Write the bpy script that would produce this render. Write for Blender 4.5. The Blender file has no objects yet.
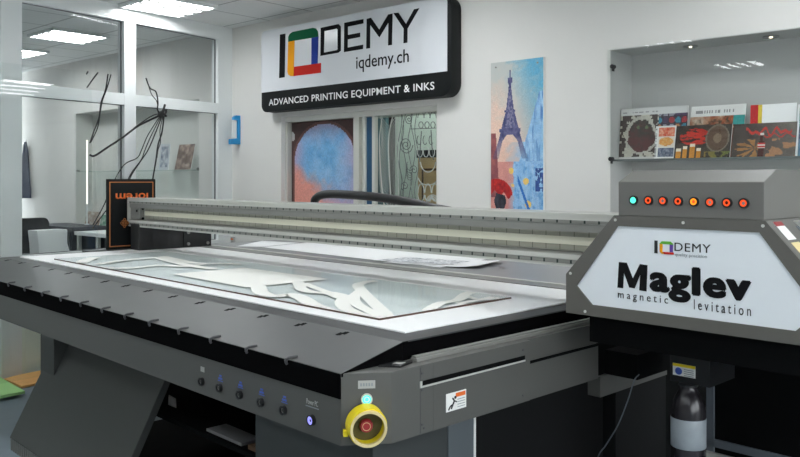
import bpy, bmesh, math, random
from mathutils import Vector, Matrix
random.seed(7)
C = bpy.context.scene.collection
PI = math.pi
# ------------------------------------------------------------------ frames of the place
EYE, FOC, CX, HY = 1.5, 800.0, 400.0, 180.0

class Frame:
    """A ground frame: origin, x axis, y axis (90 degrees to the left of x), z up."""
    def __init__(s, o, ex):
        n = math.hypot(*ex)
        s.o = o; s.ex = (ex[0]/n, ex[1]/n); s.ey = (-s.ex[1], s.ex[0])
        s.ang = math.atan2(s.ex[1], s.ex[0])
    def w(s, x, y, z=0.0):
        return Vector((s.o[0]+x*s.ex[0]+y*s.ey[0], s.o[1]+x*s.ex[1]+y*s.ey[1], z))
    def loc(s, X, Y, Z=0.0):
        d = (X-s.o[0], Y-s.o[1])
        return Vector((d[0]*s.ex[0]+d[1]*s.ex[1], d[0]*s.ey[0]+d[1]*s.ey[1], Z))
    def at(s, px, py, ax, v):
        """where the sight line through a photo pixel meets a plane of the place"""
        r = ((px-CX)/FOC, 1.0, (HY-py)/FOC)
        d = (r[0]*s.ex[0]+r[1]*s.ex[1], r[0]*s.ey[0]+r[1]*s.ey[1], r[2])
        c = s.loc(0, 0, EYE); i = 'xyz'.index(ax); t = (v-c[i])/d[i]
        return Vector((c[0]+t*d[0], c[1]+t*d[1], c[2]+t*d[2]))

PRN = Frame((.016, 2.614), (772, -800))        # printer: x along its front to the right, y to the back
WAL = Frame((-1.694, 7.95), (885, -800))       # back wall: x to the right, y into the wall
GLZ = Frame((-1.694, 7.95), (-550, -800))      # glazed partition: x away from the corner, y into the room
SGN = WAL

# ------------------------------------------------------------------ materials
def lin(c):
    return tuple(((v/255)/12.92 if v/255 <= .04045 else ((v/255+.055)/1.055)**2.4) for v in c)
M = {}
def mat(name, rgb, rough=.5, metal=0.0, spec=.5, var=.0, scale=30.0, bump=.0, emit=None, estr=0.0, coat=0.0):
    m = bpy.data.materials.new(name); m.use_nodes = True
    nt = m.node_tree; b = nt.nodes['Principled BSDF']
    c = lin(rgb)
    b.inputs['Base Color'].default_value = (*c, 1); b.inputs['Roughness'].default_value = rough
    b.inputs['Metallic'].default_value = metal; b.inputs['Specular IOR Level'].default_value = spec
    b.inputs['Coat Weight'].default_value = coat
    if emit: 
        b.inputs['Emission Color'].default_value = (*lin(emit), 1); b.inputs['Emission Strength'].default_value = estr
    if var or bump:
        tc = nt.nodes.new('ShaderNodeTexCoord'); n = nt.nodes.new('ShaderNodeTexNoise')
        n.inputs['Scale'].default_value = scale; n.inputs['Detail'].default_value = 4
        nt.links.new(tc.outputs['Object'], n.inputs['Vector'])
        if var:
            mx = nt.nodes.new('ShaderNodeMix'); mx.data_type = 'RGBA'
            mx.inputs['A'].default_value = (*[v*(1-var) for v in c], 1); mx.inputs['B'].default_value = (*[min(1, v*(1+var)) for v in c], 1)
            nt.links.new(n.outputs['Fac'], mx.inputs['Factor']); nt.links.new(mx.outputs['Result'], b.inputs['Base Color'])
        if bump:
            bp = nt.nodes.new('ShaderNodeBump'); bp.inputs['Strength'].default_value = bump; bp.inputs['Distance'].default_value = .002
            nt.links.new(n.outputs['Fac'], bp.inputs['Height']); nt.links.new(bp.outputs['Normal'], b.inputs['Normal'])
    M[name] = m; return m

def glass(name, tint, refl=1.0, rough=0.0):
    m = bpy.data.materials.new(name); m.use_nodes = True; nt = m.node_tree; nt.nodes.clear()
    out = nt.nodes.new('ShaderNodeOutputMaterial'); mix = nt.nodes.new('ShaderNodeMixShader')
    tr = nt.nodes.new('ShaderNodeBsdfTransparent'); gl = nt.nodes.new('ShaderNodeBsdfGlossy')
    fr = nt.nodes.new('ShaderNodeFresnel'); ge = nt.nodes.new('ShaderNodeNewGeometry')
    fr.inputs['IOR'].default_value = 1.5; gl.inputs['Roughness'].default_value = rough
    tr.inputs['Color'].default_value = (*tint, 1)
    inv = nt.nodes.new('ShaderNodeMath'); inv.operation = 'SUBTRACT'; inv.inputs[0].default_value = 1.0
    mu = nt.nodes.new('ShaderNodeMath'); mu.operation = 'MULTIPLY'
    m2 = nt.nodes.new('ShaderNodeMath'); m2.operation = 'MULTIPLY'; m2.inputs[1].default_value = refl
    nt.links.new(ge.outputs['Backfacing'], inv.inputs[1]); nt.links.new(inv.outputs[0], mu.inputs[0])
    nt.links.new(fr.outputs[0], mu.inputs[1]); nt.links.new(mu.outputs[0], m2.inputs[0])
    nt.links.new(m2.outputs[0], mix.inputs[0]); nt.links.new(tr.outputs[0], mix.inputs[1]); nt.links.new(gl.outputs[0], mix.inputs[2])
    nt.links.new(mix.outputs[0], out.inputs['Surface']); M[name] = m; return m

def emitter(name, rgb, strength):
    m = bpy.data.materials.new(name); m.use_nodes = True; nt = m.node_tree; nt.nodes.clear()
    out = nt.nodes.new('ShaderNodeOutputMaterial'); e = nt.nodes.new('ShaderNodeEmission')
    e.inputs['Color'].default_value = (*lin(rgb), 1); e.inputs['Strength'].default_value = strength
    nt.links.new(e.outputs[0], out.inputs['Surface']); M[name] = m; return m

def painted(name, rough=.5, spec=.3):
    """surface whose pigment is the colour attribute laid down by a painting function"""
    m = bpy.data.materials.new(name); m.use_nodes = True; nt = m.node_tree; b = nt.nodes['Principled BSDF']
    a = nt.nodes.new('ShaderNodeVertexColor'); a.layer_name = 'Pigment'
    nt.links.new(a.outputs['Color'], b.inputs['Base Color'])
    b.inputs['Roughness'].default_value = rough; b.inputs['Specular IOR Level'].default_value = spec
    M[name] = m; return m

mat('wall_white', (220, 219, 215), .75, var=.02, scale=3, bump=.05)
mat('niche_grey', (188, 188, 186), .7)
mat('panel_white', (222, 232, 220), .55)
mat('frame_white', (226, 230, 229), .4)
mat('floor_vinyl', (120, 134, 143), .45, var=.06, scale=9)
mat('ink_black', (20, 22, 24), .5)
mat('ink_flat', (16, 17, 19), .8, spec=.15)
mat('black_satin', (24, 25, 27), .45)
mat('black_matte', (14, 15, 16), .7, spec=.2)
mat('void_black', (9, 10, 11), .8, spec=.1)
mat('base_grey', (54, 58, 58), .6)
mat('steel_dull', (120, 127, 132), .4, metal=.6)
mat('deck_dark', (52, 53, 54), .5)
mat('deck_grey', (80, 81, 81), .42, var=.05, scale=14, bump=.03)
mat('fascia_grey', (84, 84, 81), .55, var=.04, scale=220, bump=.05)
mat('hood_grey', (63, 65, 64), .55, var=.04, scale=220, bump=.05)
mat('strip_black', (7, 7, 8), .9, spec=.04)
mat('carriage_grey', (103, 102, 98), .5, var=.03, scale=200, bump=.04)
mat('bezel_grey', (92, 90, 85), .5)
mat('carriage_panel', (226, 231, 235), .35)
mat('aluminium', (188, 188, 182), .34, metal=.45, var=.04, scale=60)
mat('alu_light', (212, 212, 206), .38, metal=.35)
mat('alu_dark', (142, 142, 138), .42, metal=.3)
mat('cream', (222, 219, 200), .6)
mat('bed_white', (250, 250, 250), .42)
mat('sign_black', (18, 21, 22), .5, spec=.2)
mat('paper', (243, 243, 243), .7)
mat('paper_grey', (170, 172, 176), .7)
mat('rear_grey', (138, 139, 140), .4)
mat('rail_dark', (70, 70, 72), .4)
mat('frost', (246, 245, 239), .6)
mat('edge_red', (88, 62, 52), .4)
mat('sign_white', (214, 217, 221), .2, coat=.3)
mat('white_ink', (240, 240, 240), .6)
mat('logo_green', (4, 92, 58), .7, spec=.15); mat('logo_orange', (240, 160, 20), .7, spec=.15)
mat('logo_blue', (30, 56, 140), .7, spec=.15); mat('logo_red', (190, 36, 28), .7, spec=.15)
mat('logo_lime', (96, 176, 52), .5); mat('logo_purple', (92, 60, 150), .5)
mat('grey_ink', (140, 146, 150), .6)
mat('copper', (190, 118, 62), .45); mat('orange_ink', (232, 110, 40), .5)
mat('yellow', (236, 214, 30), .4); mat('rim_cream', (222, 204, 150), .4)
mat('red_button', (150, 34, 40), .4); mat('olive', (84, 78, 30), .6)
mat('label_grey', (172, 172, 168), .5); mat('label_white', (236, 236, 232), .5)
mat('blue_plastic', (36, 138, 196), .35); mat('label_blue', (70, 100, 190), .5)
mat('cable_black', (16, 17, 18), .5)
mat('teal_blue', (20, 72, 104), .5)
mat('board_orange', (238, 182, 112), .5, var=.12, scale=12); mat('board_green', (172, 224, 146), .5)
mat('wood', (222, 186, 140), .6, var=.15, scale=8)
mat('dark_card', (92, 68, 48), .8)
mat('chair_black', (34, 37, 41), .6); mat('jacket', (88, 94, 112), .85)
mat('cabinet_dark', (58, 62, 68), .5); mat('counter_white', (222, 224, 224), .4)
mat('bag', (246, 248, 248), .45)
mat('chrome', (200, 200, 200), .2, metal=1.0); mat('bottle_black', (40, 38, 42), .2)
mat('bottle_label', (150, 158, 164), .4, var=.15, scale=25)
mat('skin_grey', (120, 120, 120), .5)
mat('screen_grey', (96, 104, 112), .45)
mat('room_beyond', (228, 235, 226), .8)
mat('teal_panel', (62, 104, 112), .5)
mat('lead', (196, 202, 196), .5); mat('lead_dark', (96, 104, 102), .5)
glass('clear_glass', (.968, .978, .976)); glass('door_glass', (.90, .95, .93)); glass('sheet_glass', (.93, .952, .95), .25)
glass('shelf_glass', (.86, .93, .91))
emitter('tube', (250, 253, 255), 30.0)
emitter('spot', (255, 236, 200), 6.0)
emitter('led_cyan', (90, 245, 205), 1.6); emitter('led_red', (255, 92, 46), 1.1); emitter('led_orange', (255, 150, 40), 1.5)
emitter('led_core', (110, 40, 30), .5); emitter('led_blue', (150, 150, 255), 1.4); emitter('led_strip', (255, 250, 240), 1.6)
mat('lamp_reflector', (215, 217, 217), .4)
painted('painting'); painted('print_gloss', .35, .4)

def ceiling_material():
    m = bpy.data.materials.new('ceiling_tiles'); m.use_nodes = True; nt = m.node_tree; b = nt.nodes['Principled BSDF']
    b.inputs['Roughness'].default_value = .85
    tc = nt.nodes.new('ShaderNodeTexCoord'); sp = nt.nodes.new('ShaderNodeSeparateXYZ')
    nt.links.new(tc.outputs['Object'], sp.inputs[0]); outs = []
    for ax, off in (('X', 20.37), ('Y', 30.115)):
        a = nt.nodes.new('ShaderNodeMath'); a.operation = 'ADD'; a.inputs[1].default_value = off
        d = nt.nodes.new('ShaderNodeMath'); d.operation = 'DIVIDE'; d.inputs[1].default_value = .6
        f = nt.nodes.new('ShaderNodeMath'); f.operation = 'FRACT'
        s = nt.nodes.new('ShaderNodeMath'); s.operation = 'SUBTRACT'; s.inputs[1].default_value = .5
        ab = nt.nodes.new('ShaderNodeMath'); ab.operation = 'ABSOLUTE'
        g = nt.nodes.new('ShaderNodeMath'); g.operation = 'GREATER_THAN'; g.inputs[1].default_value = .488
        nt.links.new(sp.outputs[ax], a.inputs[0]); nt.links.new(a.outputs[0], d.inputs[0]); nt.links.new(d.outputs[0], f.inputs[0])
        nt.links.new(f.outputs[0], s.inputs[0]); nt.links.new(s.outputs[0], ab.inputs[0]); nt.links.new(ab.outputs[0], g.inputs[0]); outs.append(g)
    mxm = nt.nodes.new('ShaderNodeMath'); mxm.operation = 'MAXIMUM'
    nt.links.new(outs[0].outputs[0], mxm.inputs[0]); nt.links.new(outs[1].outputs[0], mxm.inputs[1])
    n = nt.nodes.new('ShaderNodeTexNoise'); n.inputs['Scale'].default_value = 60
    nt.links.new(tc.outputs['Object'], n.inputs['Vector'])
    c1 = nt.nodes.new('ShaderNodeMix'); c1.data_type = 'RGBA'
    c1.inputs['A'].default_value = (*lin((232, 234, 232)), 1); c1.inputs['B'].default_value = (*lin((240, 242, 240)), 1)
    nt.links.new(n.outputs['Fac'], c1.inputs['Factor'])
    c2 = nt.nodes.new('ShaderNodeMix'); c2.data_type = 'RGBA'; c2.inputs['B'].default_value = (*lin((168, 170, 168)), 1)
    nt.links.new(mxm.outputs[0], c2.inputs['Factor']); nt.links.new(c1.outputs['Result'], c2.inputs['A'])
    nt.links.new(c2.outputs['Result'], b.inputs['Base Color']); M['ceiling_tiles'] = m
ceiling_material()

def ruler_material(name, base, dark, pitch, width):
    """metal with evenly spaced dark screw slots along the object's x"""
    m = bpy.data.materials.new(name); m.use_nodes = True; nt = m.node_tree; b = nt.nodes['Principled BSDF']
    b.inputs['Roughness'].default_value = .42; b.inputs['Metallic'].default_value = .45
    tc = nt.nodes.new('ShaderNodeTexCoord'); sp = nt.nodes.new('ShaderNodeSeparateXYZ')
    d = nt.nodes.new('ShaderNodeMath'); d.operation = 'DIVIDE'; d.inputs[1].default_value = pitch
    a = nt.nodes.new('ShaderNodeMath'); a.operation = 'ADD'; a.inputs[1].default_value = 100.0
    f = nt.nodes.new('ShaderNodeMath'); f.operation = 'FRACT'
    g = nt.nodes.new('ShaderNodeMath'); g.operation = 'LESS_THAN'; g.inputs[1].default_value = width/pitch
    mx = nt.nodes.new('ShaderNodeMix'); mx.data_type = 'RGBA'
    mx.inputs['A'].default_value = (*lin(base), 1); mx.inputs['B'].default_value = (*lin(dark), 1)
    nt.links.new(tc.outputs['Object'], sp.inputs[0]); nt.links.new(sp.outputs['X'], d.inputs[0]); nt.links.new(d.outputs[0], a.inputs[0])
    nt.links.new(a.outputs[0], f.inputs[0]); nt.links.new(f.outputs[0], g.inputs[0]); nt.links.new(g.outputs[0], mx.inputs['Factor'])
    nt.links.new(mx.outputs['Result'], b.inputs['Base Color']); M[name] = m
ruler_material('slotted_rail', (150, 150, 145), (46, 60, 56), .062, .008)
ruler_material('scale_rail', (164, 163, 150), (112, 112, 102), .066, .004)

# ------------------------------------------------------------------ mesh builder
class MB:
    def __init__(s): s.bm = bmesh.new()
    def poly(s, pts):
        vs = [s.bm.verts.new(p) for p in pts]
        try: return s.bm.faces.new(vs)
        except ValueError: return None
    def box(s, x0, x1, y0, y1, z0, z1):
        x0, x1 = sorted((x0, x1)); y0, y1 = sorted((y0, y1)); z0, z1 = sorted((z0, z1))
        v = [s.bm.verts.new(p) for p in ((x0,y0,z0),(x1,y0,z0),(x1,y1,z0),(x0,y1,z0),(x0,y0,z1),(x1,y0,z1),(x1,y1,z1),(x0,y1,z1))]
        for f in ((0,3,2,1),(4,5,6,7),(0,1,5,4),(1,2,6,5),(2,3,7,6),(3,0,4,7)): s.bm.faces.new([v[i] for i in f])
        return s
    def prism(s, pts, axis, a0, a1):
        """pts: 2-D outline; axis 'x': (y,z), 'y': (x,z), 'z': (x,y)"""
        def P(p, a): return {'x': (a, p[0], p[1]), 'y': (p[0], a, p[1]), 'z': (p[0], p[1], a)}[axis]
        A = [s.bm.verts.new(P(p, a0)) for p in pts]; B = [s.bm.verts.new(P(p, a1)) for p in pts]; n = len(pts)
        s.bm.faces.new(A); s.bm.faces.new(B[::-1])
        for i in range(n): s.bm.faces.new((A[i], B[i], B[(i+1) % n], A[(i+1) % n]))
        return s
    def ring(s, outer, inner, axis, a0, a1):
        """flat frame between two outlines with the same number of points"""
        def P(p, a): return {'x': (a, p[0], p[1]), 'y': (p[0], a, p[1]), 'z': (p[0], p[1], a)}[axis]
        n = len(outer); L = [[s.bm.verts.new(P(p, a)) for p in o] for o, a in ((outer, a0), (outer, a1), (inner, a1), (inner, a0))]
        for k in range(4):
            for i in range(n):
                s.bm.faces.new((L[k][i], L[(k+1) % 4][i], L[(k+1) % 4][(i+1) % n], L[k][(i+1) % n]))
        return s
    def cyl(s, p0, p1, r0, r1=None, n=20, caps=True):
        r1 = r0 if r1 is None else r1
        p0, p1 = Vector(p0), Vector(p1); d = (p1-p0).normalized()
        u = d.orthogonal().normalized(); v = d.cross(u)
        A = [s.bm.verts.new(p0+r0*(math.cos(t)*u+math.sin(t)*v)) for t in [2*PI*i/n for i in range(n)]]
        B = [s.bm.verts.new(p1+r1*(math.cos(t)*u+math.sin(t)*v)) for t in [2*PI*i/n for i in range(n)]]
        for i in range(n): s.bm.faces.new((A[i], A[(i+1) % n], B[(i+1) % n], B[i]))
        if caps: s.bm.faces.new(A[::-1]); s.bm.faces.new(B)
        return s
    def tubering(s, p0, p1, ro, ri, n=32):
        """open pipe wall from p0 to p1"""
        p0, p1 = Vector(p0), Vector(p1); d = (p1-p0).normalized(); u = d.orthogonal().normalized(); v = d.cross(u)
        R = [[s.bm.verts.new(p+r*(math.cos(2*PI*i/n)*u+math.sin(2*PI*i/n)*v)) for i in range(n)] for p, r in ((p0, ro), (p1, ro), (p1, ri), (p0, ri))]
        for k in range(4):
            for i in range(n): s.bm.faces.new((R[k][i], R[k][(i+1) % n], R[(k+1) % 4][(i+1) % n], R[(k+1) % 4][i]))
        return s
    def lathe(s, prof, c=(0, 0, 0), n=28):
        rings = []
        for r, z in prof: rings.append([s.bm.verts.new((c[0]+r*math.cos(2*PI*i/n), c[1]+r*math.sin(2*PI*i/n), c[2]+z)) for i in range(n)])
        for a, b in zip(rings, rings[1:]):
            for i in range(n): s.bm.faces.new((a[i], a[(i+1) % n], b[(i+1) % n], b[i]))
        s.bm.faces.new(rings[0][::-1]); s.bm.faces.new(rings[-1]); return s
    def tube(s, pts, r, n=8, smooth=True, sub=6):
        P = [Vector(p) for p in pts]
        if smooth and len(P) > 2:
            Q = []
            for i in range(len(P)-1):
                a, b, c, d = P[max(i-1, 0)], P[i], P[i+1], P[min(i+2, len(P)-1)]
                for k in range(sub):
                    t = k/sub
                    Q.append(.5*((2*b)+(c-a)*t+(2*a-5*b+4*c-d)*t*t+(3*b-a-3*c+d)*t**3))
            Q.append(P[-1]); P = Q
        u = None; rings = []
        for i, p in enumerate(P):
            d = (P[min(i+1, len(P)-1)]-P[max(i-1, 0)]).normalized()
            u = d.orthogonal().normalized() if u is None else (u-d*u.dot(d)).normalized()
            v = d.cross(u); rr = r(i/(len(P)-1)) if callable(r) else r
            rings.append([s.bm.verts.new(p+rr*(math.cos(2*PI*k/n)*u+math.sin(2*PI*k/n)*v)) for k in range(n)])
        for a, b in zip(rings, rings[1:]):
            for k in range(n): s.bm.faces.new((a[k], a[(k+1) % n], b[(k+1) % n], b[k]))
        s.bm.faces.new(rings[0][::-1]); s.bm.faces.new(rings[-1]); return s
    def band(s, pts, w, z, t=.0012):
        """flat ribbon of width w lying at height z along 2-D points (catmull-rom)"""
        P = [Vector((p[0], p[1])) for p in pts]; Q = []
        for i in range(len(P)-1):
            a, b, c, d = P[max(i-1, 0)], P[i], P[i+1], P[min(i+2, len(P)-1)]
            for k in range(5):
                q = k/5; Q.append(.5*((2*b)+(c-a)*q+(2*a-5*b+4*c-d)*q*q+(3*b-a-3*c+d)*q**3))
        Q.append(P[-1]); L = []; R = []
        for i, p in enumerate(Q):
            d = (Q[min(i+1, len(Q)-1)]-Q[max(i-1, 0)]).normalized(); n = Vector((-d.y, d.x))*w/2
            L.append(p+n); R.append(p-n)
        for i in range(len(Q)-1):
            q = [s.bm.verts.new((v.x, v.y, z+t)) for v in (R[i], R[i+1], L[i+1], L[i])]; s.bm.faces.new(q)
        return s
    def bevel(s, w, seg=2):
        bmesh.ops.recalc_face_normals(s.bm, faces=s.bm.faces[:])
        es = [e for e in s.bm.edges if len(e.link_faces) == 2 and e.calc_face_angle(0) > .35]
        bmesh.ops.bevel(s.bm, geom=es, offset=w, segments=seg, affect='EDGES', profile=.6, clamp_overlap=True); return s
    def data(s, name, material, base, smooth=False, recalc=True):
        if recalc: bmesh.ops.recalc_face_normals(s.bm, faces=s.bm.faces[:])
        for v in s.bm.verts: v.co -= base
        me = bpy.data.meshes.new(name); s.bm.to_mesh(me); s.bm.free()
        for m in (material if isinstance(material, (list, tuple)) else [material]): me.materials.append(M[m])
        if smooth:
            for p in me.polygons: p.use_smooth = True
            try: me.set_sharp_from_angle(angle=.7)
            except Exception: pass
        return me

def tag(o, label=None, cat=None, group=None, kind=None):
    if label: o['label'] = label
    if cat: o['category'] = cat
    if group: o['group'] = group
    if kind: o['kind'] = kind
    return o

class Thing:
    """an Empty at the thing's base; its parts are written in the frame's coordinates"""
    def __init__(s, name, label, cat, frame, base, group=None, kind=None):
        s.f = frame; s.base = Vector(base)
        s.o = bpy.data.objects.new(name, None); s.o.empty_display_size = .1; C.objects.link(s.o)
        s.o.location = frame.w(*base); s.o.rotation_euler = (0, 0, frame.ang); tag(s.o, label, cat, group, kind)
    def part(s, name, mb, material, parent=None, label=None, smooth=False, recalc=True):
        o = bpy.data.objects.new(name, mb.data(name, material, s.base, smooth, recalc)); C.objects.link(o)
        o.parent = parent or s.o; tag(o, label); return o
    def data_part(s, name, me, parent=None, label=None):
        o = bpy.data.objects.new(name, me); C.objects.link(o); o.parent = parent or s.o; tag(o, label); return o

def solo(name, mb, material, label, cat, frame, base, group=None, kind=None, smooth=False, recalc=True):
    base = Vector(base)
    o = bpy.data.objects.new(name, mb.data(name, material, base, smooth, recalc)); C.objects.link(o)
    o.location = frame.w(*base); o.rotation_euler = (0, 0, frame.ang); return tag(o, label, cat, group, kind)
def struct(name, mb, material, frame=WAL, parent=None):
    o = bpy.data.objects.new(name, mb.data(name, material, Vector((0, 0, 0)))); C.objects.link(o)
    if parent: o.parent = parent
    else:
        o.location = frame.w(0, 0, 0); o.rotation_euler = (0, 0, frame.ang); o['kind'] = 'structure'
    return o

def text_mesh(txt, x0, x1, z0, z1, y, bold=0.0, depth=.0015, spacing=1.0, flip=False, fat=0.0):
    """lettering as a mesh standing on a plane y = const, facing -y, stretched to the given box"""
    cu = bpy.data.curves.new('lettering', 'FONT'); cu.body = txt; cu.size = 1; cu.offset = bold; cu.space_character = spacing
    cu.resolution_u = 4
    ob = bpy.data.objects.new('lettering', cu); C.objects.link(ob); bpy.context.view_layer.update()
    dg = bpy.context.evaluated_depsgraph_get(); me = ob.evaluated_get(dg).to_mesh()
    bm = bmesh.new(); bm.from_mesh(me); ob.evaluated_get(dg).to_mesh_clear()
    bpy.data.objects.remove(ob); bpy.data.curves.remove(cu)
    xs = [v.co.x for v in bm.verts]; ys = [v.co.y for v in bm.verts]
    a, b, c, d = min(xs), max(xs), min(ys), max(ys)
    for v in bm.verts:
        u = (v.co.x-a)/(b-a); w = (v.co.y-c)/(d-c)
        if flip: u, w = 1-u, 1-w
        v.co = Vector((x0+u*(x1-x0), y-depth, z0+w*(z1-z0)))
    ret = bmesh.ops.extrude_face_region(bm, geom=bm.faces[:]) if not fat else {'geom': []}
    for e in ret['geom']:
        if isinstance(e, bmesh.types.BMVert): e.co.y += depth*.9
    if fat:                                          # heavier weight: strokes widened sideways and up
        src = bm.copy(); k_ = 0
        for fx_, fz_ in ((-1, 0), (1, 0), (-.5, .5), (.5, -.5), (.5, .5), (-.5, -.5)):
            k_ += 1; g = src.copy()
            for v in g.verts: v.co += Vector((fx_*fat, -k_*.00004, fz_*fat))
            tmp = bpy.data.meshes.new('tmp'); g.to_mesh(tmp); g.free(); bm.from_mesh(tmp); bpy.data.meshes.remove(tmp)
        src.free()
    mb = MB(); mb.bm.free(); mb.bm = bm; return mb

def outline(mb, pts, y, depth=.003):
    mb.prism([(p[0], p[1]) for p in pts], 'y', y-depth, y); return mb

def paint(p00, du, dv, nx, ny, fn, material='painting', thick=None):
    """a painted sheet: nx by ny strokes of colour chosen by fn(u, v); returns a mesh in frame coords and its base"""
    bm = bmesh.new(); lay = bm.loops.layers.color.new('Pigment') if False else bm.loops.layers.float_color.new('Pigment')
    V = [[bm.verts.new(p00+du*(i/nx)+dv*(j/ny)) for i in range(nx+1)] for j in range(ny+1)]
    for j in range(ny):
        for i in range(nx):
            f = bm.faces.new((V[j][i], V[j][i+1], V[j+1][i+1], V[j+1][i])); c = fn((i+.5)/nx, (j+.5)/ny)
            g_ = 1 if min(c) > 185 else .95+.10*hsh(i*.731, j*1.37, 5)
            c = lin(tuple(min(255, q_*g_) for q_ in c))
            for l in f.loops: l[lay] = (*c, 1)
    if thick:
        n = du.cross(dv).normalized()*(-thick)
        loop = [V[0][0], V[0][nx], V[ny][nx], V[ny][0]]
        B = [bm.verts.new(v.co+n) for v in loop]
        back = bm.faces.new(B[::-1]); fs = [back]
        rows = [[V[0][i] for i in range(nx+1)], [V[j][nx] for j in range(ny+1)], [V[ny][i] for i in range(nx, -1, -1)], [V[j][0] for j in range(ny, -1, -1)]]
        for k in range(4):
            fs.append(bm.faces.new(rows[k]+[B[(k+1) % 4], B[k]][:2] if False else rows[k][::-1]+[B[k], B[(k+1) % 4]]))
        for f in fs:
            for l in f.loops: l[lay] = (.75, .75, .74, 1)
    mb = MB(); mb.bm.free(); mb.bm = bm; return mb

def mixc(a, b, t):
    t = max(0, min(1, t)); return tuple(a[i]+(b[i]-a[i])*t for i in range(3))
def hsh(a, b, s=0):
    n = math.sin(a*127.1+b*311.7+s*74.7)*43758.5453; return n-math.floor(n)
def vn(x, y, s=0):
    xi, yi = math.floor(x), math.floor(y); fx, fy = x-xi, y-yi; fx = fx*fx*(3-2*fx); fy = fy*fy*(3-2*fy)
    a = hsh(xi, yi, s); b = hsh(xi+1, yi, s); c = hsh(xi, yi+1, s); d = hsh(xi+1, yi+1, s)
    return a+(b-a)*fx+(c-a)*fy+(a-b-c+d)*fx*fy
def fbm(x, y, s=0): return .55*vn(x, y, s)+.3*vn(2*x, 2*y, s+1)+.15*vn(4*x, 4*y, s+2)

# ================================================================== THE ROOM
CEIL = 3.0
struct('floor', MB().box(-9, 9.5, -9, 5, -.1, 0), 'floor_vinyl')
struct('ceiling', MB().box(-9, 9.5, -9, 5, CEIL, CEIL+.1), 'ceiling_tiles')
DS0, DS1, DZ = .80, 2.668, 2.08            # doorway in the back wall
NS0, NS1, NZ0, NZ1, ND = 4.12, 5.9, .85, 2.343, .30    # lit display niche on the right
FS0, FS1, FZ0, FZ1, FD = -3.245, -.529, .93, 2.34, .22 # display niche beyond the partition
wb = MB(); T = .32
for a, b in ((-4.9, FS0), (FS1, DS0), (DS1, NS0), (NS1, 9.0)): wb.box(a, b, 0, T, 0, CEIL)
wb.box(FS0, FS1, 0, T, FZ1, CEIL).box(FS0, FS1, 0, T, 0, FZ0).box(FS0, FS1, FD, T, FZ0, FZ1)
wb.box(DS0, DS1, 0, T, DZ, CEIL)
wb.box(NS0, NS1, 0, T+.1, NZ1, CEIL).box(NS0, NS1, 0, T+.1, 0, NZ0)
struct('wall_back', wb, 'wall_white')
struct('trim_1', MB().box(NS0, NS1, ND, T+.1, NZ0, NZ1).box(NS0-.001, NS0+.004, .002, ND, NZ0, NZ1).box(NS0, NS1, .002, ND, NZ1-.004, NZ1+.001), 'niche_grey')
struct('wall_right', MB().box(9.0, 9.3, -9, -6.2, 0, CEIL).box(9.0, 9.3, -1.2, .4, 0, CEIL).box(9.0, 9.3, -6.2, -1.2, 0, .9).box(9.0, 9.3, -6.2, -1.2, 2.5, CEIL), 'wall_white')
w2 = MB().box(9.05, 9.13, -6.2, -6.13, .9, 2.5).box(9.05, 9.13, -1.27, -1.2, .9, 2.5).box(9.05, 9.13, -6.2, -1.2, .9, .97).box(9.05, 9.13, -6.2, -1.2, 2.43, 2.5)
for y_ in (-4.55, -2.9): w2.box(9.05, 9.13, y_-.035, y_+.035, .9, 2.5)
w2o = struct('added_window', w2, 'frame_white')  # window added out of view to bring daylight onto right-facing sides
for y_ in (-6.13, -4.515, -2.865): struct('pane', MB().box(9.085, 9.093, y_, y_+1.6, .97, 2.43), 'clear_glass', parent=w2o)
struct('wall_front', MB().box(-9, 9.3, -8.6, -8.3, 0, CEIL), 'wall_white')
lw = WAL.loc(*GLZ.w(0, 0)[:2]); 
# far wall of the second room, parallel to the partition
q = GLZ.loc(*WAL.w(-4.75, 0)[:2])
struct('wall_left', MB().box(-.2, 9.5, q.y-.3, q.y, 0, CEIL), 'wall_white', GLZ)
# room behind the doorway
struct('wall_beyond', MB().box(DS0-.7, DS1+.9, 1.25, 1.35, 0, CEIL).box(DS0-.8, DS0-.7, T, 1.35, 0, CEIL).box(DS1+.9, DS1+1.0, T, 1.35, 0, CEIL), 'room_beyond')

# ------------------------------------------------------------------ glazed partition
PX1 = 4.4
xm0, xm1 = 1.143, 1.261
z_top, t0, t1 = 2.868, 2.148, 2.245
win = struct('window_1', MB().box(.0, PX1, -.045, .045, z_top, CEIL).box(0, .19, -.045, .045, 0, z_top).box(xm0, xm1, -.045, .045, .9, z_top)
       .box(.19, PX1, -.043, .043, t0, t1).box(.19, PX1, -.045, .045, .82, .92).box(2.198, 2.362, -.09, .07, 0, CEIL).box(PX1-.1, PX1, -.045, .045, 0, CEIL), 'frame_white', GLZ)
for a, b in ((.19, xm0), (xm1, 2.2), (2.36, PX1-.1)):
    for c, d in ((.92, t0), (t1, z_top)):
        struct('pane', MB().box(a, b, -.004, .004, c, d), 'clear_glass', parent=win)
        g = MB()
        for x in (a, b): g.box(x-.004, x+.004, -.007, .007, c, d)
        for z in (c, d): g.box(a, b, -.007, .007, z-.004, z+.004)
        struct('gasket', g, 'rail_dark', parent=win)
lp = MB()
for a, b in ((.19, 1.17), (1.17, 2.2), (2.36, PX1-.1)):
    lp.box(a, b, -.02, .02, 0, .82)
    lp.box(a+.06, b-.06, .02, .026, .08, .1).box(a+.06, b-.06, .02, .026, .7, .72).box(a+.06, a+.08, .02, .026, .1, .7).box(b-.08, b-.06, .02, .026, .1, .7)
struct('lower_panel', lp, 'panel_white', parent=win)
struct('wall_partition', MB().box(PX1, 7.6, -.06, .06, 0, CEIL), 'wall_white', GLZ)

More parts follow.
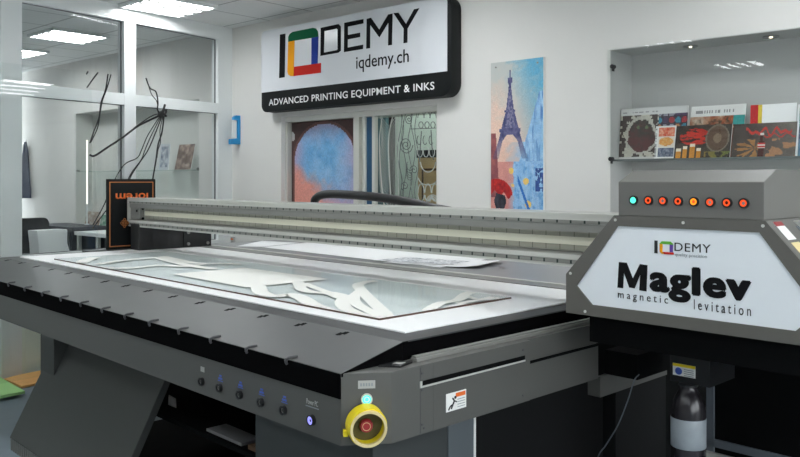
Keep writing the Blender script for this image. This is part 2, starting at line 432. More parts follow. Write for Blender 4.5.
# ------------------------------------------------------------------ ceiling lamps
def troffer():
    t = Thing('ceiling_light', '', 'ceiling light', WAL, (0, 0, CEIL-.03))
    hw = .298
    t.part('frame', MB().ring([(-hw,-hw),(hw,-hw),(hw,hw),(-hw,hw)], [(-hw+.022,-hw+.022),(hw-.022,-hw+.022),(hw-.022,hw-.022),(-hw+.022,hw-.022)], 'z', CEIL-.03, CEIL-.001), 'frame_white')
    t.part('reflector', MB().box(-hw+.022, hw-.022, -hw+.022, hw-.022, CEIL-.006, CEIL-.002), 'lamp_reflector')
    for k in range(4):
        x = -.207+.138*k
        t.part('tube', MB().box(x-.043, x+.043, -.268, .268, CEIL-.02, CEIL-.008), 'tube')
    for k in range(3):
        x = -.138+.138*k
        t.part('divider', MB().prism([(x-.026, CEIL-.034), (x+.026, CEIL-.034), (x+.006, CEIL-.008), (x-.006, CEIL-.008)], 'y', -.268, .268), 'alu_dark')  # white bars coloured dark; stands for the dimmer gaps between glowing strips
    lv = MB()
    for k in range(9):
        y = -.24+.06*k; lv.box(-hw+.022, hw-.022, y-.0012, y+.0012, CEIL-.03, CEIL-.0335+.001)
    t.part('louvre', lv, 'frame_white')
    return t.o
lamps = [(.53, -1.015, 'recessed four-tube ceiling light nearest the corner by the glass partition'),
         (-1.49, -.93, 'recessed ceiling light beyond the partition, seen through the upper glass'),
         (-2.95, -.9, 'recessed ceiling light furthest into the room beyond the partition'),
         (2.96, -1.01, ''), (5.36, -1.01, ''), (7.6, -1.01, ''),
         (2.93, -3.41, ''), (5.33, -3.41, ''), (7.6, -3.41, ''), (2.93, -5.81, ''), (5.33, -5.81, ''), (.6, -3.41, ''), (7.6, -5.81, ''),
         (-2.9, -3.3, ''), (-2.9, -5.4, '')]
lamps = [l for l in lamps if l[2]] + [(x, y, 'recessed four-tube ceiling light in the rows over the showroom, out of the photo') for x, y, l in lamps if not l]
proto = troffer(); pch = list(proto.children)
for i, (x, y, lab) in enumerate(lamps):
    if i == 0: o = proto
    else:
        o = proto.copy(); C.objects.link(o)
        for ch in pch:
            c = ch.copy(); C.objects.link(c); c.parent = o
    o.location = WAL.w(x, y, CEIL-.03); o['label'] = lab; o['group'] = 'recessed ceiling lights'
o = proto.copy(); C.objects.link(o)
for ch in pch:
    c = ch.copy(); C.objects.link(c); c.parent = o
o.location = WAL.w(1.9, .8, CEIL-.03); o['label'] = 'recessed ceiling light in the room behind the doorway'; o['group'] = 'recessed ceiling lights'

# ================================================================== THE WALL SIGN
SY = -.12
def sp(x, y): v = WAL.at(x, y, 'y', SY); return (v.x, v.z)
sx0, sx1, sz0, sz1 = .660, 2.905, 2.125, 2.875
sign = Thing('wall_sign', 'large black and white company sign board above the doorway', 'sign', WAL, ((sx0+sx1)/2, 0, sz0))
def rrect(x0, x1, z0, z1, rbl, rbr, rtr, rtl, n=8):
    P = []
    for cx, cz, r, a in ((x0+rbl, z0+rbl, rbl, PI), (x1-rbr, z0+rbr, rbr, 1.5*PI), (x1-rtr, z1-rtr, rtr, 0), (x0+rtl, z1-rtl, rtl, .5*PI)):
        for k in range(n+1): P.append((cx+r*math.cos(a+k*PI/2/n), cz+r*math.sin(a+k*PI/2/n)))
    return P
sign.part('box', MB().prism(rrect(sx0, sx1, sz0, sz1, .07, .10, .10, .05), 'y', SY, -.001).bevel(.004, 2), 'sign_black', smooth=True)
sign.part('face_panel', MB().prism(rrect(sx0+.004, 2.866, 2.308, sz1-.002, .002, .002, .05, .05), 'y', SY-.004, SY), 'sign_white')
Y0 = SY-.0045
def logo_piece(name, pts, m, lab=None):
    mb = MB(); outline(mb, [sp(*p) for p in pts], Y0, .003)
    mb.bm.normal_update(); bmesh.ops.triangulate(mb.bm, faces=[f for f in mb.bm.faces if len(f.verts) > 4]); return sign.part(name, mb, m, label=lab)
k = 6.625
c1 = lambda L: [(250+a/k, b/k) for a, b in L]
c2 = lambda L: [(360+a/k, b/k) for a, b in L]
c3 = lambda L: [(250+a/k, 60+b/k) for a, b in L]
logo_piece('logo_letter', c1([(202,230),(238,223)])+c3([(233,115),(197,120)]), 'ink_flat', 'black letter I of the logo')
logo_piece('logo_bar', c1([(257,278),(257,245),(266,226),(285,212),(420,185),(440,189),(453,208),(457,243),(410,252),(298,270)]), 'logo_green', 'green top bar of the Q')
logo_piece('logo_bar', c1([(257,278),(298,270)])+c3([(294,45),(292,107),(272,107),(258,98),(251,80)]), 'logo_orange', 'orange left bar of the Q')
logo_piece('logo_bar', c1([(411,252),(457,243)])+c3([(451,24),(410,30)]), 'logo_blue', 'blue right bar of the Q')
logo_piece('logo_bar', c3([(295,46),(474,20),(473,85),(292,107)]), 'logo_red', 'red bottom bar of the Q')
mb = MB()
outer = [sp(*p) for p in c1([(472,185),(590,160),(605,176),(605,336),(588,350),(470,371)])]
inner = [sp(*p) for p in c1([(496,207),(578,190),(584,196),(584,328),(577,333),(493,349)])]
mb.ring(outer, inner, 'y', Y0-.003, Y0)
sign.part('logo_letter', mb, 'ink_flat', label='large black letter D')
for ch_, L in (('E', c1([(628,152),(755,127),(755,156),(652,177),(652,232),(733,217),(733,246),(651,262),(650,316),(753,296),(752,325),(626,346)])),
          ('M', c2([(45,323),(48,126),(76,118),(131,197),(190,97),(219,90),(215,298),(190,302),(192,148),(132,248),(71,165),(70,320)])),
          ('Y', c2([(225,87),(258,85),(308,160),(362,62),(396,55),(318,190),(317,283),(292,287),(293,190)]))):
    logo_piece('logo_letter', L, 'ink_flat', 'large black letter '+ch_)
a = sp(356.6, 72); b = sp(409.2, 60.4)
sign.part('lettering', text_mesh('iqdemy.ch', a[0], b[0], sp(383, 69.6)[1], sp(383, 52.6)[1], Y0, bold=.004), 'ink_flat', label='small black web address')
a = sp(269, 106.8); b = sp(434.4, 91)
zz0, zz1 = (sp(269, 106.8)[1]+sp(434, 91)[1])/2, (sp(269.4, 99.3)[1]+sp(434, 81.8)[1])/2
tw = text_mesh('ADVANCED PRINTING EQUIPMENT & INKS', a[0], b[0], zz0, zz1, SY, bold=.004, spacing=1.06, fat=.0011)
isl = []; seen = set()
for v in tw.bm.verts:
    if v in seen: continue
    st_, comp = [v], []
    seen.add(v)
    while st_:
        x_ = st_.pop(); comp.append(x_)
        for e_ in x_.link_edges:
            o2 = e_.other_vert(x_)
            if o2 not in seen: seen.add(o2); st_.append(o2)
    xs_ = [q_.co.x for q_ in comp]; isl.append((min(xs_), max(xs_)))
isl.sort(); words = [list(isl[0])]
for a_, b_ in isl[1:]:
    if a_-words[-1][1] > .021: words.append([a_, b_])
    else: words[-1][1] = max(words[-1][1], b_)
for a_, b_ in words:
    w_ = MB(); w_.bm.free(); w_.bm = tw.bm.copy()
    bmesh.ops.delete(w_.bm, geom=[v for v in w_.bm.verts if not (a_-1e-5 <= v.co.x <= b_+1e-5)], context='VERTS')
    sign.part('lettering', w_, 'white_ink', label='white capitals on the black band')
tw.bm.free()

# ================================================================== DOORWAY
dr = MB()
dr.box(DS0, DS1, .05, .25, DZ-.045, DZ+.0)                      # head
for x0, x1, y0, y1 in ((.778+.022, .828, .05, .16), (1.70, 1.765, .05, .10), (1.80, 1.835, .06, .10), (1.912, 1.943, .06, .10), (2.62, DS1, .05, .2)):
    dr.box(x0, x1, y0, y1, 0, DZ-.045)
struct('door_1', dr, 'alu_light')
bl = MB().box(1.837, 1.910, .075, .095, .01, DZ-.05)
solo('blue_panel', bl, 'teal_blue', 'narrow dark blue upright panel between the two door posts', 'panel', WAL, (1.868, .085, .01))
# printed sliding panel: arch with sky
w0, w1, pz0, pz1 = .832, 1.697, .02, DZ-.047
PH = pz1-pz0; PW = w1-w0
def sky(u, v):
    x = u*PW; z = pz0+v*PH
    cx = PW*.51; zc = 1.665; rx = PW*.465; rz = .34
    brown = mixc((74, 46, 44), (58, 38, 38), fbm(x*20, z*20, 3))
    inside = False
    if z < zc: inside = abs(x-cx) < rx*1.0
    else: inside = ((x-cx)/rx)**2+((z-zc)/rz)**2 < 1
    if not inside:
        d = ((x-cx)/rx)**2+((max(z, zc)-zc)/rz)**2
        if d < 1.16: brown = (98, 66, 62)
        for cx2 in (0, PW):
            if (x-cx2)**2+(z-1.905)**2 < .045**2: return (196, 196, 196)
        return brown
    n = fbm(x*9, z*9, 1)
    edge = max(((x-cx)/rx)**2, ((z-1.66)/.36)**2)
    c = mixc((104, 164, 212), (142, 194, 228), n*1.1)
    c = mixc(c, (72, 134, 196), (fbm(x*14, z*14, 8)-.45)*1.3)
    c = mixc(c, (176, 164, 196), edge**1.3+(n-.5)*.5)
    t = (1.52-z)*3.2+(.34-x)*2.0+(n-.5)*1.0
    if t > 0: c = mixc(c, (226, 152, 138), t*1.5)
    return c
th = Thing('printed_door_panel', 'sliding door panel printed with a brown arch around blue and pink sky', 'door panel', WAL, (1.26, .1, .02))
th.part('panel', MB().box(w0, w1, .102, .13, pz0, pz1), 'alu_dark')
th.part('print', paint(Vector((w0, .1005, pz0)), Vector((PW, 0, 0)), Vector((0, 0, PH)), 84, 190, sky, 'print_gloss'), 'print_gloss', recalc=False)
# ornamental glass
ox0, ox1, oz0, oz1 = 1.938, 2.62, .02, DZ-.047
og = Thing('ornamental_glass_panel', 'glass door panel engraved with spirals, feathers and petals', 'door panel', WAL, (2.28, .1, .02))
og.part('glass', MB().box(1.944, ox1, .098, .104, oz0, oz1), 'door_glass')
ol = MB(); od = MB()
def D(px, py, y=.094): v = WAL.at(px, py, 'y', y); return (v.x, y, v.z)
def curve(mb, pts, r=.0032): mb.tube([D(*p) for p in pts], r, n=5, sub=4)
def arc(mb, cx, cy, rx, ry, a0, a1, n=10, r=.0032): curve(mb, [(cx+rx*math.cos(a0+(a1-a0)*i/n), cy+ry*math.sin(a0+(a1-a0)*i/n)) for i in range(n+1)], r)
def crv(L, s, ox, oy): return [(ox+a/s, oy+b/s) for a, b in L]
S = 7.61
def spiral(mb, cx, cy, r, turns, a0=0, r_=.0032): curve(mb, [(cx+r*(1-i/22)*math.cos(a0+i/22*turns*2*PI), cy+r*1.25*(1-i/22)*math.sin(a0+i/22*turns*2*PI)) for i in range(21)], r_)
spiral(od, 406, 145, 7, 2.6); spiral(od, 409, 119, 4, 2.0, 1); spiral(od, 414, 170, 4.5, 1.8, 2); spiral(od, 405, 186, 4, 1.8, 2)
for k_ in range(13):                                            # feather on the left
    y = 116+k_*6.6
    for dy_ in (0, 3.3):
        curve(ol, [(388.5, y+10+dy_), (383.5, y+4+dy_), (380+1.4*math.sin(k_*.6), y-2+dy_)], .0026)
        curve(ol, [(389.5, y+10+dy_), (393, y+5+dy_), (396.5, y-1+dy_)], .0026)
curve(ol, [(394, 112), (389, 135), (389, 165), (391, 200)], .005); curve(ol, [(399, 112), (398, 150), (398.5, 203)], .004); curve(ol, [(383, 112), (379.5, 140), (381, 175), (384, 205)], .004)
for xx, ph in ((399.5, .8), (401.5, 0), (404, 2.2), (410, 1.5), (413, 4), (417, 3)):
    curve(od, [(xx+2.2*math.sin(ph+i*.9), 112+i*9) for i in range(11)], .0028)
for cx in (421, 427, 433):
    arc(od, cx, 118, 3.2, 6, PI, 2*PI); arc(ol, cx-1, 152, 2.6, 5, 0, 2*PI); arc(od, cx-2, 140, 2.0, 4.5, .2*PI, 1.4*PI); arc(od, cx, 125, 2.2, 3.2, 0, 2*PI)
curve(od, [(410, 129), (424, 128.5), (436, 128)], .003); curve(od, [(421.5, 131), (420.5, 145), (419.5, 162)], .004); curve(od, [(431, 130), (432, 146), (433.5, 160)], .004)
arc(ol, 428, 162, 7.5, 10, 0, PI, r=.004); arc(ol, 428, 178, 9.5, 7, 0, PI, r=.004)
for cx in (421, 428, 435): arc(ol, cx, 193, 3.2, 9, PI*1.0, 2*PI, r=.004); arc(ol, cx, 195, 3.2, 6, 0, PI, r=.004)
for k_ in range(3): arc(ol, 432.5, 202-k_*.2, 6-1.7*k_, 7-1.9*k_, PI, 2*PI, r=.004)
for k_ in range(5): arc(od, 410, 165+k_*2.4, 3.2, 5.5, .3*PI, 1.2*PI, r=.0028)
og.part('engraving', ol, 'lead', label='pale engraved lines'); og.part('engraving', od, 'lead_dark', label='grey engraved lines')
# behind the glass
solo('teal_board', MB().box(1.10, 1.47, .7, .74, .0, 2.4), 'teal_panel', 'tall teal board standing behind the engraved glass', 'board', WAL, (1.35, .72, 0))
solo('black_banner', MB().box(1.545, 1.60, .66, .69, 0, 2.5), 'void_black', 'narrow black upright strip behind the feather engraving', 'panel', WAL, (1.55, .675, 0))
v0 = WAL.at(418, 150, 'y', .9); v1 = WAL.at(440, 150, 'y', .9)
wd = Thing('wooden_cabinet', 'light wooden cabinet with a black top edge behind the glass door', 'cabinet', WAL, ((v0.x+v1.x)/2, 1.05, 0))
zt = WAL.at(430, 150, 'y', .9).z
wd.part('body', MB().box(v0.x, v1.x+.2, .9, 1.2, 0, zt-.07), 'wood'); wd.part('top', MB().box(v0.x-.01, v1.x+.21, .89, 1.21, zt-.07, zt), 'ink_black')
wd.part('shelf_line', MB().box(v0.x+.05, v1.x, .894, .9, zt-.19, zt-.17).box(v0.x+.05, v0.x+.07, .894, .9, .6, zt-.19), 'dark_card')

# ================================================================== WALL PICTURES
p0 = WAL.at(490.2, 225, 'y', -.02); e_z0, e_z1 = 1.19, 2.346; e_x0, e_x1 = WAL.at(490.9, 140, 'y', -.019).x, WAL.at(543.2, 140, 'y', -.019).x
EW, EH = e_x1-e_x0, e_z1-e_z0
def paris(u, v):
    t = 1-v                                        # down from the top
    n = fbm(u*9, t*26, 4); n2 = fbm(u*22, t*50, 6); st = fbm(u*26, t*9, 9)
    c = mixc((190, 194, 190), (96, 170, 204), (u-.30)*1.9+(n-.5)*1.1-t*.2)
    c = mixc(c, (228, 196, 178), (t-.06)*3.4*(1-u*.75)+(n-.5)*.7) if t < .5 else mixc((226, 190, 172), (150, 190, 222), (u-.3)*2.5+(n-.5)*.8)
    # houses on the right
    edge = .95-.9*(t-.18)
    if t > .2 and u > max(.40+.12*math.sin(t*9), edge) and t < .8:
        c = mixc((120, 170, 214), (176, 208, 232), n); c = mixc(c, (62, 108, 176), (st-.48)*3.2)
    if t > .62 and u > .40+.1*n:
        c = mixc(mixc((110, 166, 216), (178, 206, 230), st), (60, 120, 186), (n2-.55)*2)
    if t > .62 and u <= .40+.1*n:
        c = mixc((222, 158, 144), (196, 132, 128), n); c = mixc(c, (150, 180, 214), (u-.32)*6*(1 if t > .75 else .3))
    if t > .44 and u < .10+.18*(t-.44) and t < .84: c = mixc((176, 104, 98), (124, 72, 80), n*1.3)
    for lx, ly, r in ((.40, .675, .05), (.68, .74, .055), (.72, .88, .06), (.43, .765, .03)):
        if (u-lx)**2+((t-ly)*EH/EW)**2 < r*r: c = mixc((238, 206, 96), (226, 186, 130), n)
    if u > .86 and .66 < t < .80 and n2 > .42: c = mixc((36, 52, 104), (60, 100, 170), n2)
    d = (u-.5)*.9+.66
    if abs(t-(d+.04)) < .022 and u > .52: c = (48, 112, 190)
    # tower
    ax = .375
    if .055 < t < .60:
        if t < .10: hw = .010
        elif t < .135: hw = .045
        elif t < .145: hw = .030
        elif t < .30: hw = .022+.055*((t-.145)/.155)**1.2
        elif t < .312: hw = .105
        elif t < .415: hw = .085+.085*(t-.312)/.103
        elif t < .435: hw = .205
        else: hw = .185+.16*((t-.435)/.165)**1.2
        hole = t > .452 and abs(u-ax) < hw*.66*min(1, ((t-.445)/.05))**.5
        lattice = .16 < t < .41 and abs(u-ax) < hw*.6 and vn(u*60, t*110, 5) > .55
        fade = max(0, (t-.46)*5)
        if abs(u-ax) < hw and not hole:
            k_ = mixc((52, 56, 98), (112, 110, 146), n2*1.1) if not lattice else (128, 124, 152)
            c = mixc(k_, c, fade)
    # umbrella and walking couple
    ux, uy = .17, .80
    dx = (u-ux)/.25; dy = (t-uy)/.075; slant = .25*dx
    if dx*dx+(dy-slant)**2 < 1 and dy-slant < .25+.2*math.cos(dx*9): c = mixc((206, 52, 44), (128, 24, 34), n2*1.2-.1)
    if .815 < t < .905 and abs(u-.185) < .10+.02*math.sin(t*60) and not (dx*dx+(dy-slant)**2 < 1 and dy-slant < .25): c = mixc((26, 28, 36), (72, 74, 84), n2)
    if .905 <= t < .975 and (abs(u-.12) < .032 or abs(u-.22) < .038): c = (28, 26, 36)
    return c
eif = Thing('painting', 'tall narrow painting of an iron tower and a red umbrella in rain', 'picture', WAL, ((e_x0+e_x1)/2, 0, e_z0))
eif.part('board', MB().box(e_x0, e_x1, -.018, -.001, e_z0, e_z1), 'label_white')
eif.part('canvas', paint(Vector((e_x0, -.0185, e_z0)), Vector((EW, 0, 0)), Vector((0, 0, EH)), 90, 236, paris), 'painting', recalc=False)
for u, v in ((.1, .97), (.9, .97)):
    eif.part('screw', MB().cyl((e_x0+u*EW, -.024, e_z0+v*EH), (e_x0+u*EW, -.018, e_z0+v*EH), .006, n=10), 'alu_dark')

# ------------------------------------------------------------------ blue holder
def wp(px, py, y=0): v = WAL.at(px, py, 'y', y); return v
a = wp(227.8, 130, -.08); 
hx = wp(237.2, 130, -.02).x; z1_, z0_ = wp(237, 115.5, -.03).z, wp(237, 144.5, -.03).z
bh = Thing('wall_holder', 'blue plastic wall holder with a white card beside the corner', 'holder', WAL, (hx, 0, z0_))
bh.part('bracket', MB().prism([(0, z0_), (-.115, z0_), (-.115, z0_+.05), (-.03, z0_+.06), (-.03, z1_-.045), (-.075, z1_-.045), (-.075, z1_-.02), (-.05, z1_), (0, z1_)], 'x', hx-.012, hx+.028).bevel(.004), 'blue_plastic')
bh.part('card', MB().box(hx-.002, hx+.012, -.085, -.034, z0_+.06, z1_-.05), 'counter_white')

# ================================================================== RIGHT-HAND DISPLAY NICHE
SHZ = 1.622
sh = Thing('glass_shelf', 'glass shelf carrying brochures in the wall niche', 'shelf', WAL, ((NS0+NS1)/2, .15, SHZ))
sh.part('plate', MB().box(NS0+.006, NS1-.006, .012, ND-.004, SHZ, SHZ+.012), 'shelf_glass')
sh.part('front_edge', MB().box(NS0+.006, NS1-.006, .008, .012, SHZ, SHZ+.012), 'lead_dark', label='dark green polished front edge')
gp = Thing('display_glass', 'clear glass front pane of the niche, left of the joint', 'glass pane', WAL, (4.45, -.02, 1.635))
gp.part('sheet', MB().box(NS0-.012, 4.828, -.014, -.008, 1.64, NZ1+.002), 'clear_glass')
gp2 = Thing('display_glass', 'clear glass front pane of the niche, right of the joint', 'glass pane', WAL, (5.4, -.02, 1.635))
gp2.part('sheet', MB().box(4.832, NS1, -.014, -.008, 1.64, NZ1+.002), 'clear_glass')
for px, py in ((612.5, 66.5), (610.8, 159)):
    v = wp(px, py, -.02)
    gp.part('clamp', MB().cyl((v.x, -.03, v.z), (v.x, .004, v.z), .014, n=14).box(v.x-.004, v.x+.004, -.018, .0, v.z-.03, v.z), 'black_satin', label='black round glass clamp')
for i, (px, py) in enumerate(((690.5, 46.2), (771, 36.6))):
    v = WAL.at(px, py, 'z', NZ1-.006)
    sl = Thing('spotlight', ['recessed metal spotlight in the niche top, left of the pair', 'recessed metal spotlight in the niche top, right of the pair'][i], 'spotlight', WAL, (v.x, v.y, NZ1-.012), 'spotlights in the niche top')
    sl.part('rim', MB().tubering((v.x, v.y, NZ1-.012), (v.x, v.y, NZ1-.003), .045, .028, 24), 'chrome', smooth=True)
    sl.part('lens', MB().cyl((v.x, v.y, NZ1-.008), (v.x, v.y, NZ1-.003), .027, n=20), 'bottle_label')
    sl.part('bulb', MB().cyl((v.x, v.y, NZ1-.011), (v.x, v.y, NZ1-.006), .009, n=12), 'spot')

def brochure(px0, px1, ptop, y, fn, label, lean=.03, nx=44, ny=34, base=SHZ+.0125, group=None, name='brochure', gap=.0):
    a = wp(px0, 150, y).x; b = wp(px1, 150, y).x; zt = wp((px0+px1)/2, ptop, y+lean).z; base += gap
    t = Thing(name, label, 'brochure', WAL, ((a+b)/2, y+lean/2, base), group)
    nrm = Vector((0, lean, zt-base)); 
    t.part('cover', paint(Vector((a, y, base)), Vector((b-a, 0, 0)), nrm, nx, ny, fn), 'print_gloss', recalc=False)
    bk = MB(); d = Vector((0, .006, 0)); o_ = Vector((0, .0006, 0))
    P = [Vector((a, y, base)), Vector((b, y, base)), Vector((b, y+lean, zt)), Vector((a, y+lean, zt))]
    A = [bk.bm.verts.new(p+o_) for p in P]; B = [bk.bm.verts.new(p+d+o_) for p in P]
    bk.bm.faces.new(A); bk.bm.faces.new(B[::-1])
    for i in range(4): bk.bm.faces.new((A[i], B[i], B[(i+1) % 4], A[(i+1) % 4]))
    t.part('pages', bk, 'paper'); return t
def owl(u, v):
    if v > .86: return (206, 206, 204) if not (.9 < v < .94 and .04 < u < .6 and vn(u*60, 0) > .5) else (150, 150, 150)
    if v < .05: return (196, 194, 190)
    n = fbm(u*15, v*11, 1)
    c = (70, 58, 56) if n > .43 else (190, 186, 172)
    e = ((u-.34)/.24)**2+((v-.46)/.34)**2+(fbm(u*6, v*6, 17)-.5)*.9
    if e < 1.1: c = (182, 178, 166)
    if e < .8: c = mixc((48, 62, 54), (92, 52, 52), (1-v)*1.3+(fbm(u*20, v*20)-.5)*1.2)
    for ex in (.28, .41):
        if (u-ex)**2+(v-.62)**2*.6 < .0006: c = (96, 112, 78)
    if u > .58 and v > .52:
        g = (math.floor(u*11), math.floor(v*7.5)); r = hsh(*g, 3)
        fx, fy = u*11-g[0]-.5, v*7.5-g[1]-.5
        c = [(60, 130, 150), (150, 50, 56), (70, 56, 84), (170, 120, 84), (140, 140, 150)][int(r*5)] if fx*fx+fy*fy < .2 else (58, 46, 58)
    elif u > .62: c = mixc((40, 36, 38), (120, 104, 96), fbm(u*18, v*14, 5)*1.1)
    return c
def foods(u, v):
    if u < .16 or u > .95 or v > .94 or v < .05: return (222, 222, 218) if not (u < .1 and vn(v*30, 2) > .55) else (150, 150, 150)
    row = v*3 % 1
    if row < .06: return (222, 222, 218)
    r = int(v*3); n = fbm(u*14, v*18, 7)
    if r == 2: return mixc((232, 196, 170), (206, 70, 40), n*1.6-.2)
    if r == 1: return mixc((226, 206, 150), (214, 140, 60), n*1.4) if ((u-.55)/.36)**2+((row-.55)/.4)**2 < 1 else (220, 210, 196)
    return mixc((46, 56, 80), (150, 156, 168), n*1.5-.25)
def beer(u, v):
    n = fbm(u*10, v*8, 2)
    c = mixc((40, 34, 30), (74, 66, 58), n)
    if ((u-.36)/.28)**2+((v-.64)/.26)**2 < 1 and fbm(u*7, v*16, 11) > .42: c = mixc((206, 52, 34), (150, 40, 32), n)
    e = ((u-.76)/.21)**2+((v-.58)/.42)**2
    if e < 1: c = (116, 108, 96)
    if e < .78: c = mixc((82, 62, 48), (104, 84, 68), vn(u*3, v*16))
    if e < .12: c = (128, 110, 92)
    for i, gx in enumerate((.08, .2, .33, .45)):
        h = .30+.07*(i % 3)
        if abs(u-gx) < .042 and v < h: c = (198, 134, 48) if v < h-.09 else (232, 224, 204)
    if v < .18 and u > .55 and n > .5: c = mixc((170, 110, 60), (96, 112, 50), u)
    return c
def food_back(u, v):
    if v > .80: return (224, 224, 221) if not (.86 < v < .9 and .1 < u < .85 and vn(u*50, 1) > .5) else (140, 140, 140)
    n = fbm(u*9, v*9, 13); n2 = fbm(u*16, v*16, 14)
    c = mixc((196, 176, 156), (150, 76, 44), n*2-.4); c = mixc(c, (70, 60, 44), (n2-.55)*4)
    if u > .8 and v > .62: c = (60, 150, 146)
    if u > .78 and v < .55: c = mixc((150, 84, 56), (80, 60, 60), n)
    return c
def red_card(u, v):
    n = fbm(u*5, v*5, 4)
    if u < .17: return (196, 40, 44) if (v > .35 and (v > .62 or u > .08)) else (206, 208, 208)
    if u < .26: return (226, 196, 70)
    if .38 < v < .56 and (u*4.6 % 1) > .78: return (140, 148, 150)
    return (252, 252, 252)
def bottle_print(u, v):
    n = fbm(u*7, v*6, 21)
    c = mixc((62, 54, 50), (118, 112, 106), u*.8+(n-.5)*.5)
    a = math.atan2(v-.25, u-.38); r = math.hypot((u-.38), (v-.25))
    if r < .2+.2*fbm(a*4, 3, 8) and u < .46 and math.sin(a*9+2+3*n) > -.2: c = mixc((112, 78, 50), (176, 128, 76), n*1.3)
    if u > .55 and v < .52 and n > .5: c = mixc((150, 112, 84), (176, 130, 96), n)
    w = .72+.12*u
    if abs(v-(.74+.13*math.sin(u*34)*math.sin(u*7+.6))) < .045 and u > .2 and u < .93: c = (190, 56, 48)
    if abs(v-(.62+.06*math.sin(u*31))) < .025 and .5 < u < .98: c = (176, 58, 50)
    if abs(u-.47) < (.045 if v < .45 else .022) and v < .68: c = (70, 26, 24)
    if abs(u-.47) < .055 and .24 < v < .42: c = (214, 200, 192) if math.sin(v*60) > -.3 else (190, 50, 48)
    if abs(u-.47) < .03 and .63 < v < .7: c = (220, 214, 208)
    return c
def mixed(u, v):
    if v > .93 or u < .12: return (232, 232, 230)
    return mixc((56, 60, 90), (120, 190, 196), fbm(u*6, v*8, 31)*1.6-.3)
brochure(618.6, 686, 107.5, .09, owl, 'landscape poster of a dark cat face and coloured discs, left end of niche shelf', .035, 60, 44)
brochure(686, 741, 105.5, .12, food_back, 'white-headed food brochure half hidden behind the barrel brochure', .09)
brochure(654, 674, 126, .045, foods, 'small white brochure with three food pictures in a column', .03, 24, 40)
brochure(673.5, 729.5, 125, .028, beer, 'dark brochure with beer glasses and a wooden barrel lid', .05, 64, 44)
brochure(749, 795, 104, .16, red_card, 'white card with red and yellow corner behind the bottle brochure', .03, 46, 22, gap=.0)
brochure(731, 795, 123, .028, bottle_print, 'dark grey brochure with a bottle and red script', .05, 68, 44)
brochure(795.5, 815, 104, .05, mixed, 'white-edged brochure cut off at the right end of the photo', .05, 20, 34)

# ================================================================== BEYOND THE PARTITION
fsh = Thing('glass_shelf', 'glass shelf in the far niche behind the partition', 'shelf', WAL, (-1.85, .1, 1.60))
fsh.part('plate', MB().box(FS0+.01, FS1-.01, .01, FD-.01, 1.60, 1.61), 'shelf_glass')
fsh.part('bracket', MB().cyl((FS1-.02, -.006, 1.615), (FS1-.02, .03, 1.615), .016, n=12), 'alu_dark'); fsh.part('bracket', MB().cyl((FS0+.03, -.006, 1.615), (FS0+.03, .03, 1.615), .016, n=12), 'alu_dark')
fp = Thing('display_glass', 'clear glass front pane of the far niche behind the partition', 'glass pane', WAL, (-1.8, -.02, FZ0))
fp.part('sheet', MB().box(FS0-.01, FS1+.01, -.014, -.008, FZ0+.03, FZ1), 'clear_glass')
def faces1(u, v):
    return mixc((84, 92, 110), (206, 208, 214), fbm(u*4, v*6, 41)*1.8-.3) if .1 < u < .9 and .08 < v < .92 else (200, 204, 210)
def faces2(u, v):
    return mixc((96, 70, 62), (206, 186, 170), (fbm(u*5, v*6, 43)-.3)*1.7)
brochure(158.5, 168, 144, .05, faces1, 'grey framed photo print on the far glass shelf', .03, 16, 20, base=1.612)
brochure(174.5, 190.5, 144.5, .05, faces2, 'brown photo print of people on the far glass shelf', .06, 24, 24, base=1.612)
def stackp(u, v): return mixc((150, 120, 104), (206, 200, 190), fbm(u*8, v*6, 51)*1.6-.3)
def greenp(u, v): return mixc((70, 130, 104), (190, 200, 190), fbm(u*6, v*6, 53)*1.7-.4)
brochure(84.5, 99, 211.5, .08, stackp, 'brown sample print low in the far niche, left of the green one', .03, 20, 14, base=FZ0+.001)
brochure(99.5, 110, 215, .05, greenp, 'green sample print low in the far niche', .03, 16, 12, base=FZ0+.001)
lt = WAL.at(87, 172, 'y', -.05); lz1, lz0 = WAL.at(87, 140, 'y', -.05).z, WAL.at(87, 204, 'y', -.05).z
tl = Thing('tube_light', 'thin upright glowing tube light standing before the far niche', 'light', WAL, (lt.x, -.05, .951))
tl.part('tube', MB().cyl((lt.x, -.05, lz0), (lt.x, -.05, lz1), .010, n=12), 'led_strip', smooth=True)
tl.part('post', MB().cyl((lt.x, -.05, .951), (lt.x, -.05, lz0), .008, n=10).cyl((lt.x, -.05, .951), (lt.x, -.05, .961), .03, n=16), 'frame_white')
ct = Thing('counter', 'white topped counter on dark legs along the far wall', 'counter', WAL, (-1.4, -.22, 0))
ct.part('top', MB().box(-2.42, -.45, -.42, -.001, .865, .905), 'counter_white')
for x in (-2.40, -1.95, -1.2, -.5): ct.part('leg', MB().box(x, x+.04, -.4, -.36, 0, .865), 'alu_light')
ct.part('back_panel', MB().box(-2.36, -.5, -.08, -.05, .1, .865), 'cabinet_dark')
cb = Thing('low_cabinet', 'dark grey low cabinet along the far wall behind the white bag', 'cabinet', WAL, (-2.95, -.25, 0))
cb.part('body', MB().box(-3.5, -2.44, -.44, -.001, 0, .93), 'cabinet_dark'); cb.part('top', MB().box(-3.51, -2.43, -.45, 0, .93, .95), 'cabinet_dark')
for x in (-3.48, -2.96): cb.part('door', MB().box(x, x+.5, -.455, -.44, .04, .9), 'cabinet_dark')
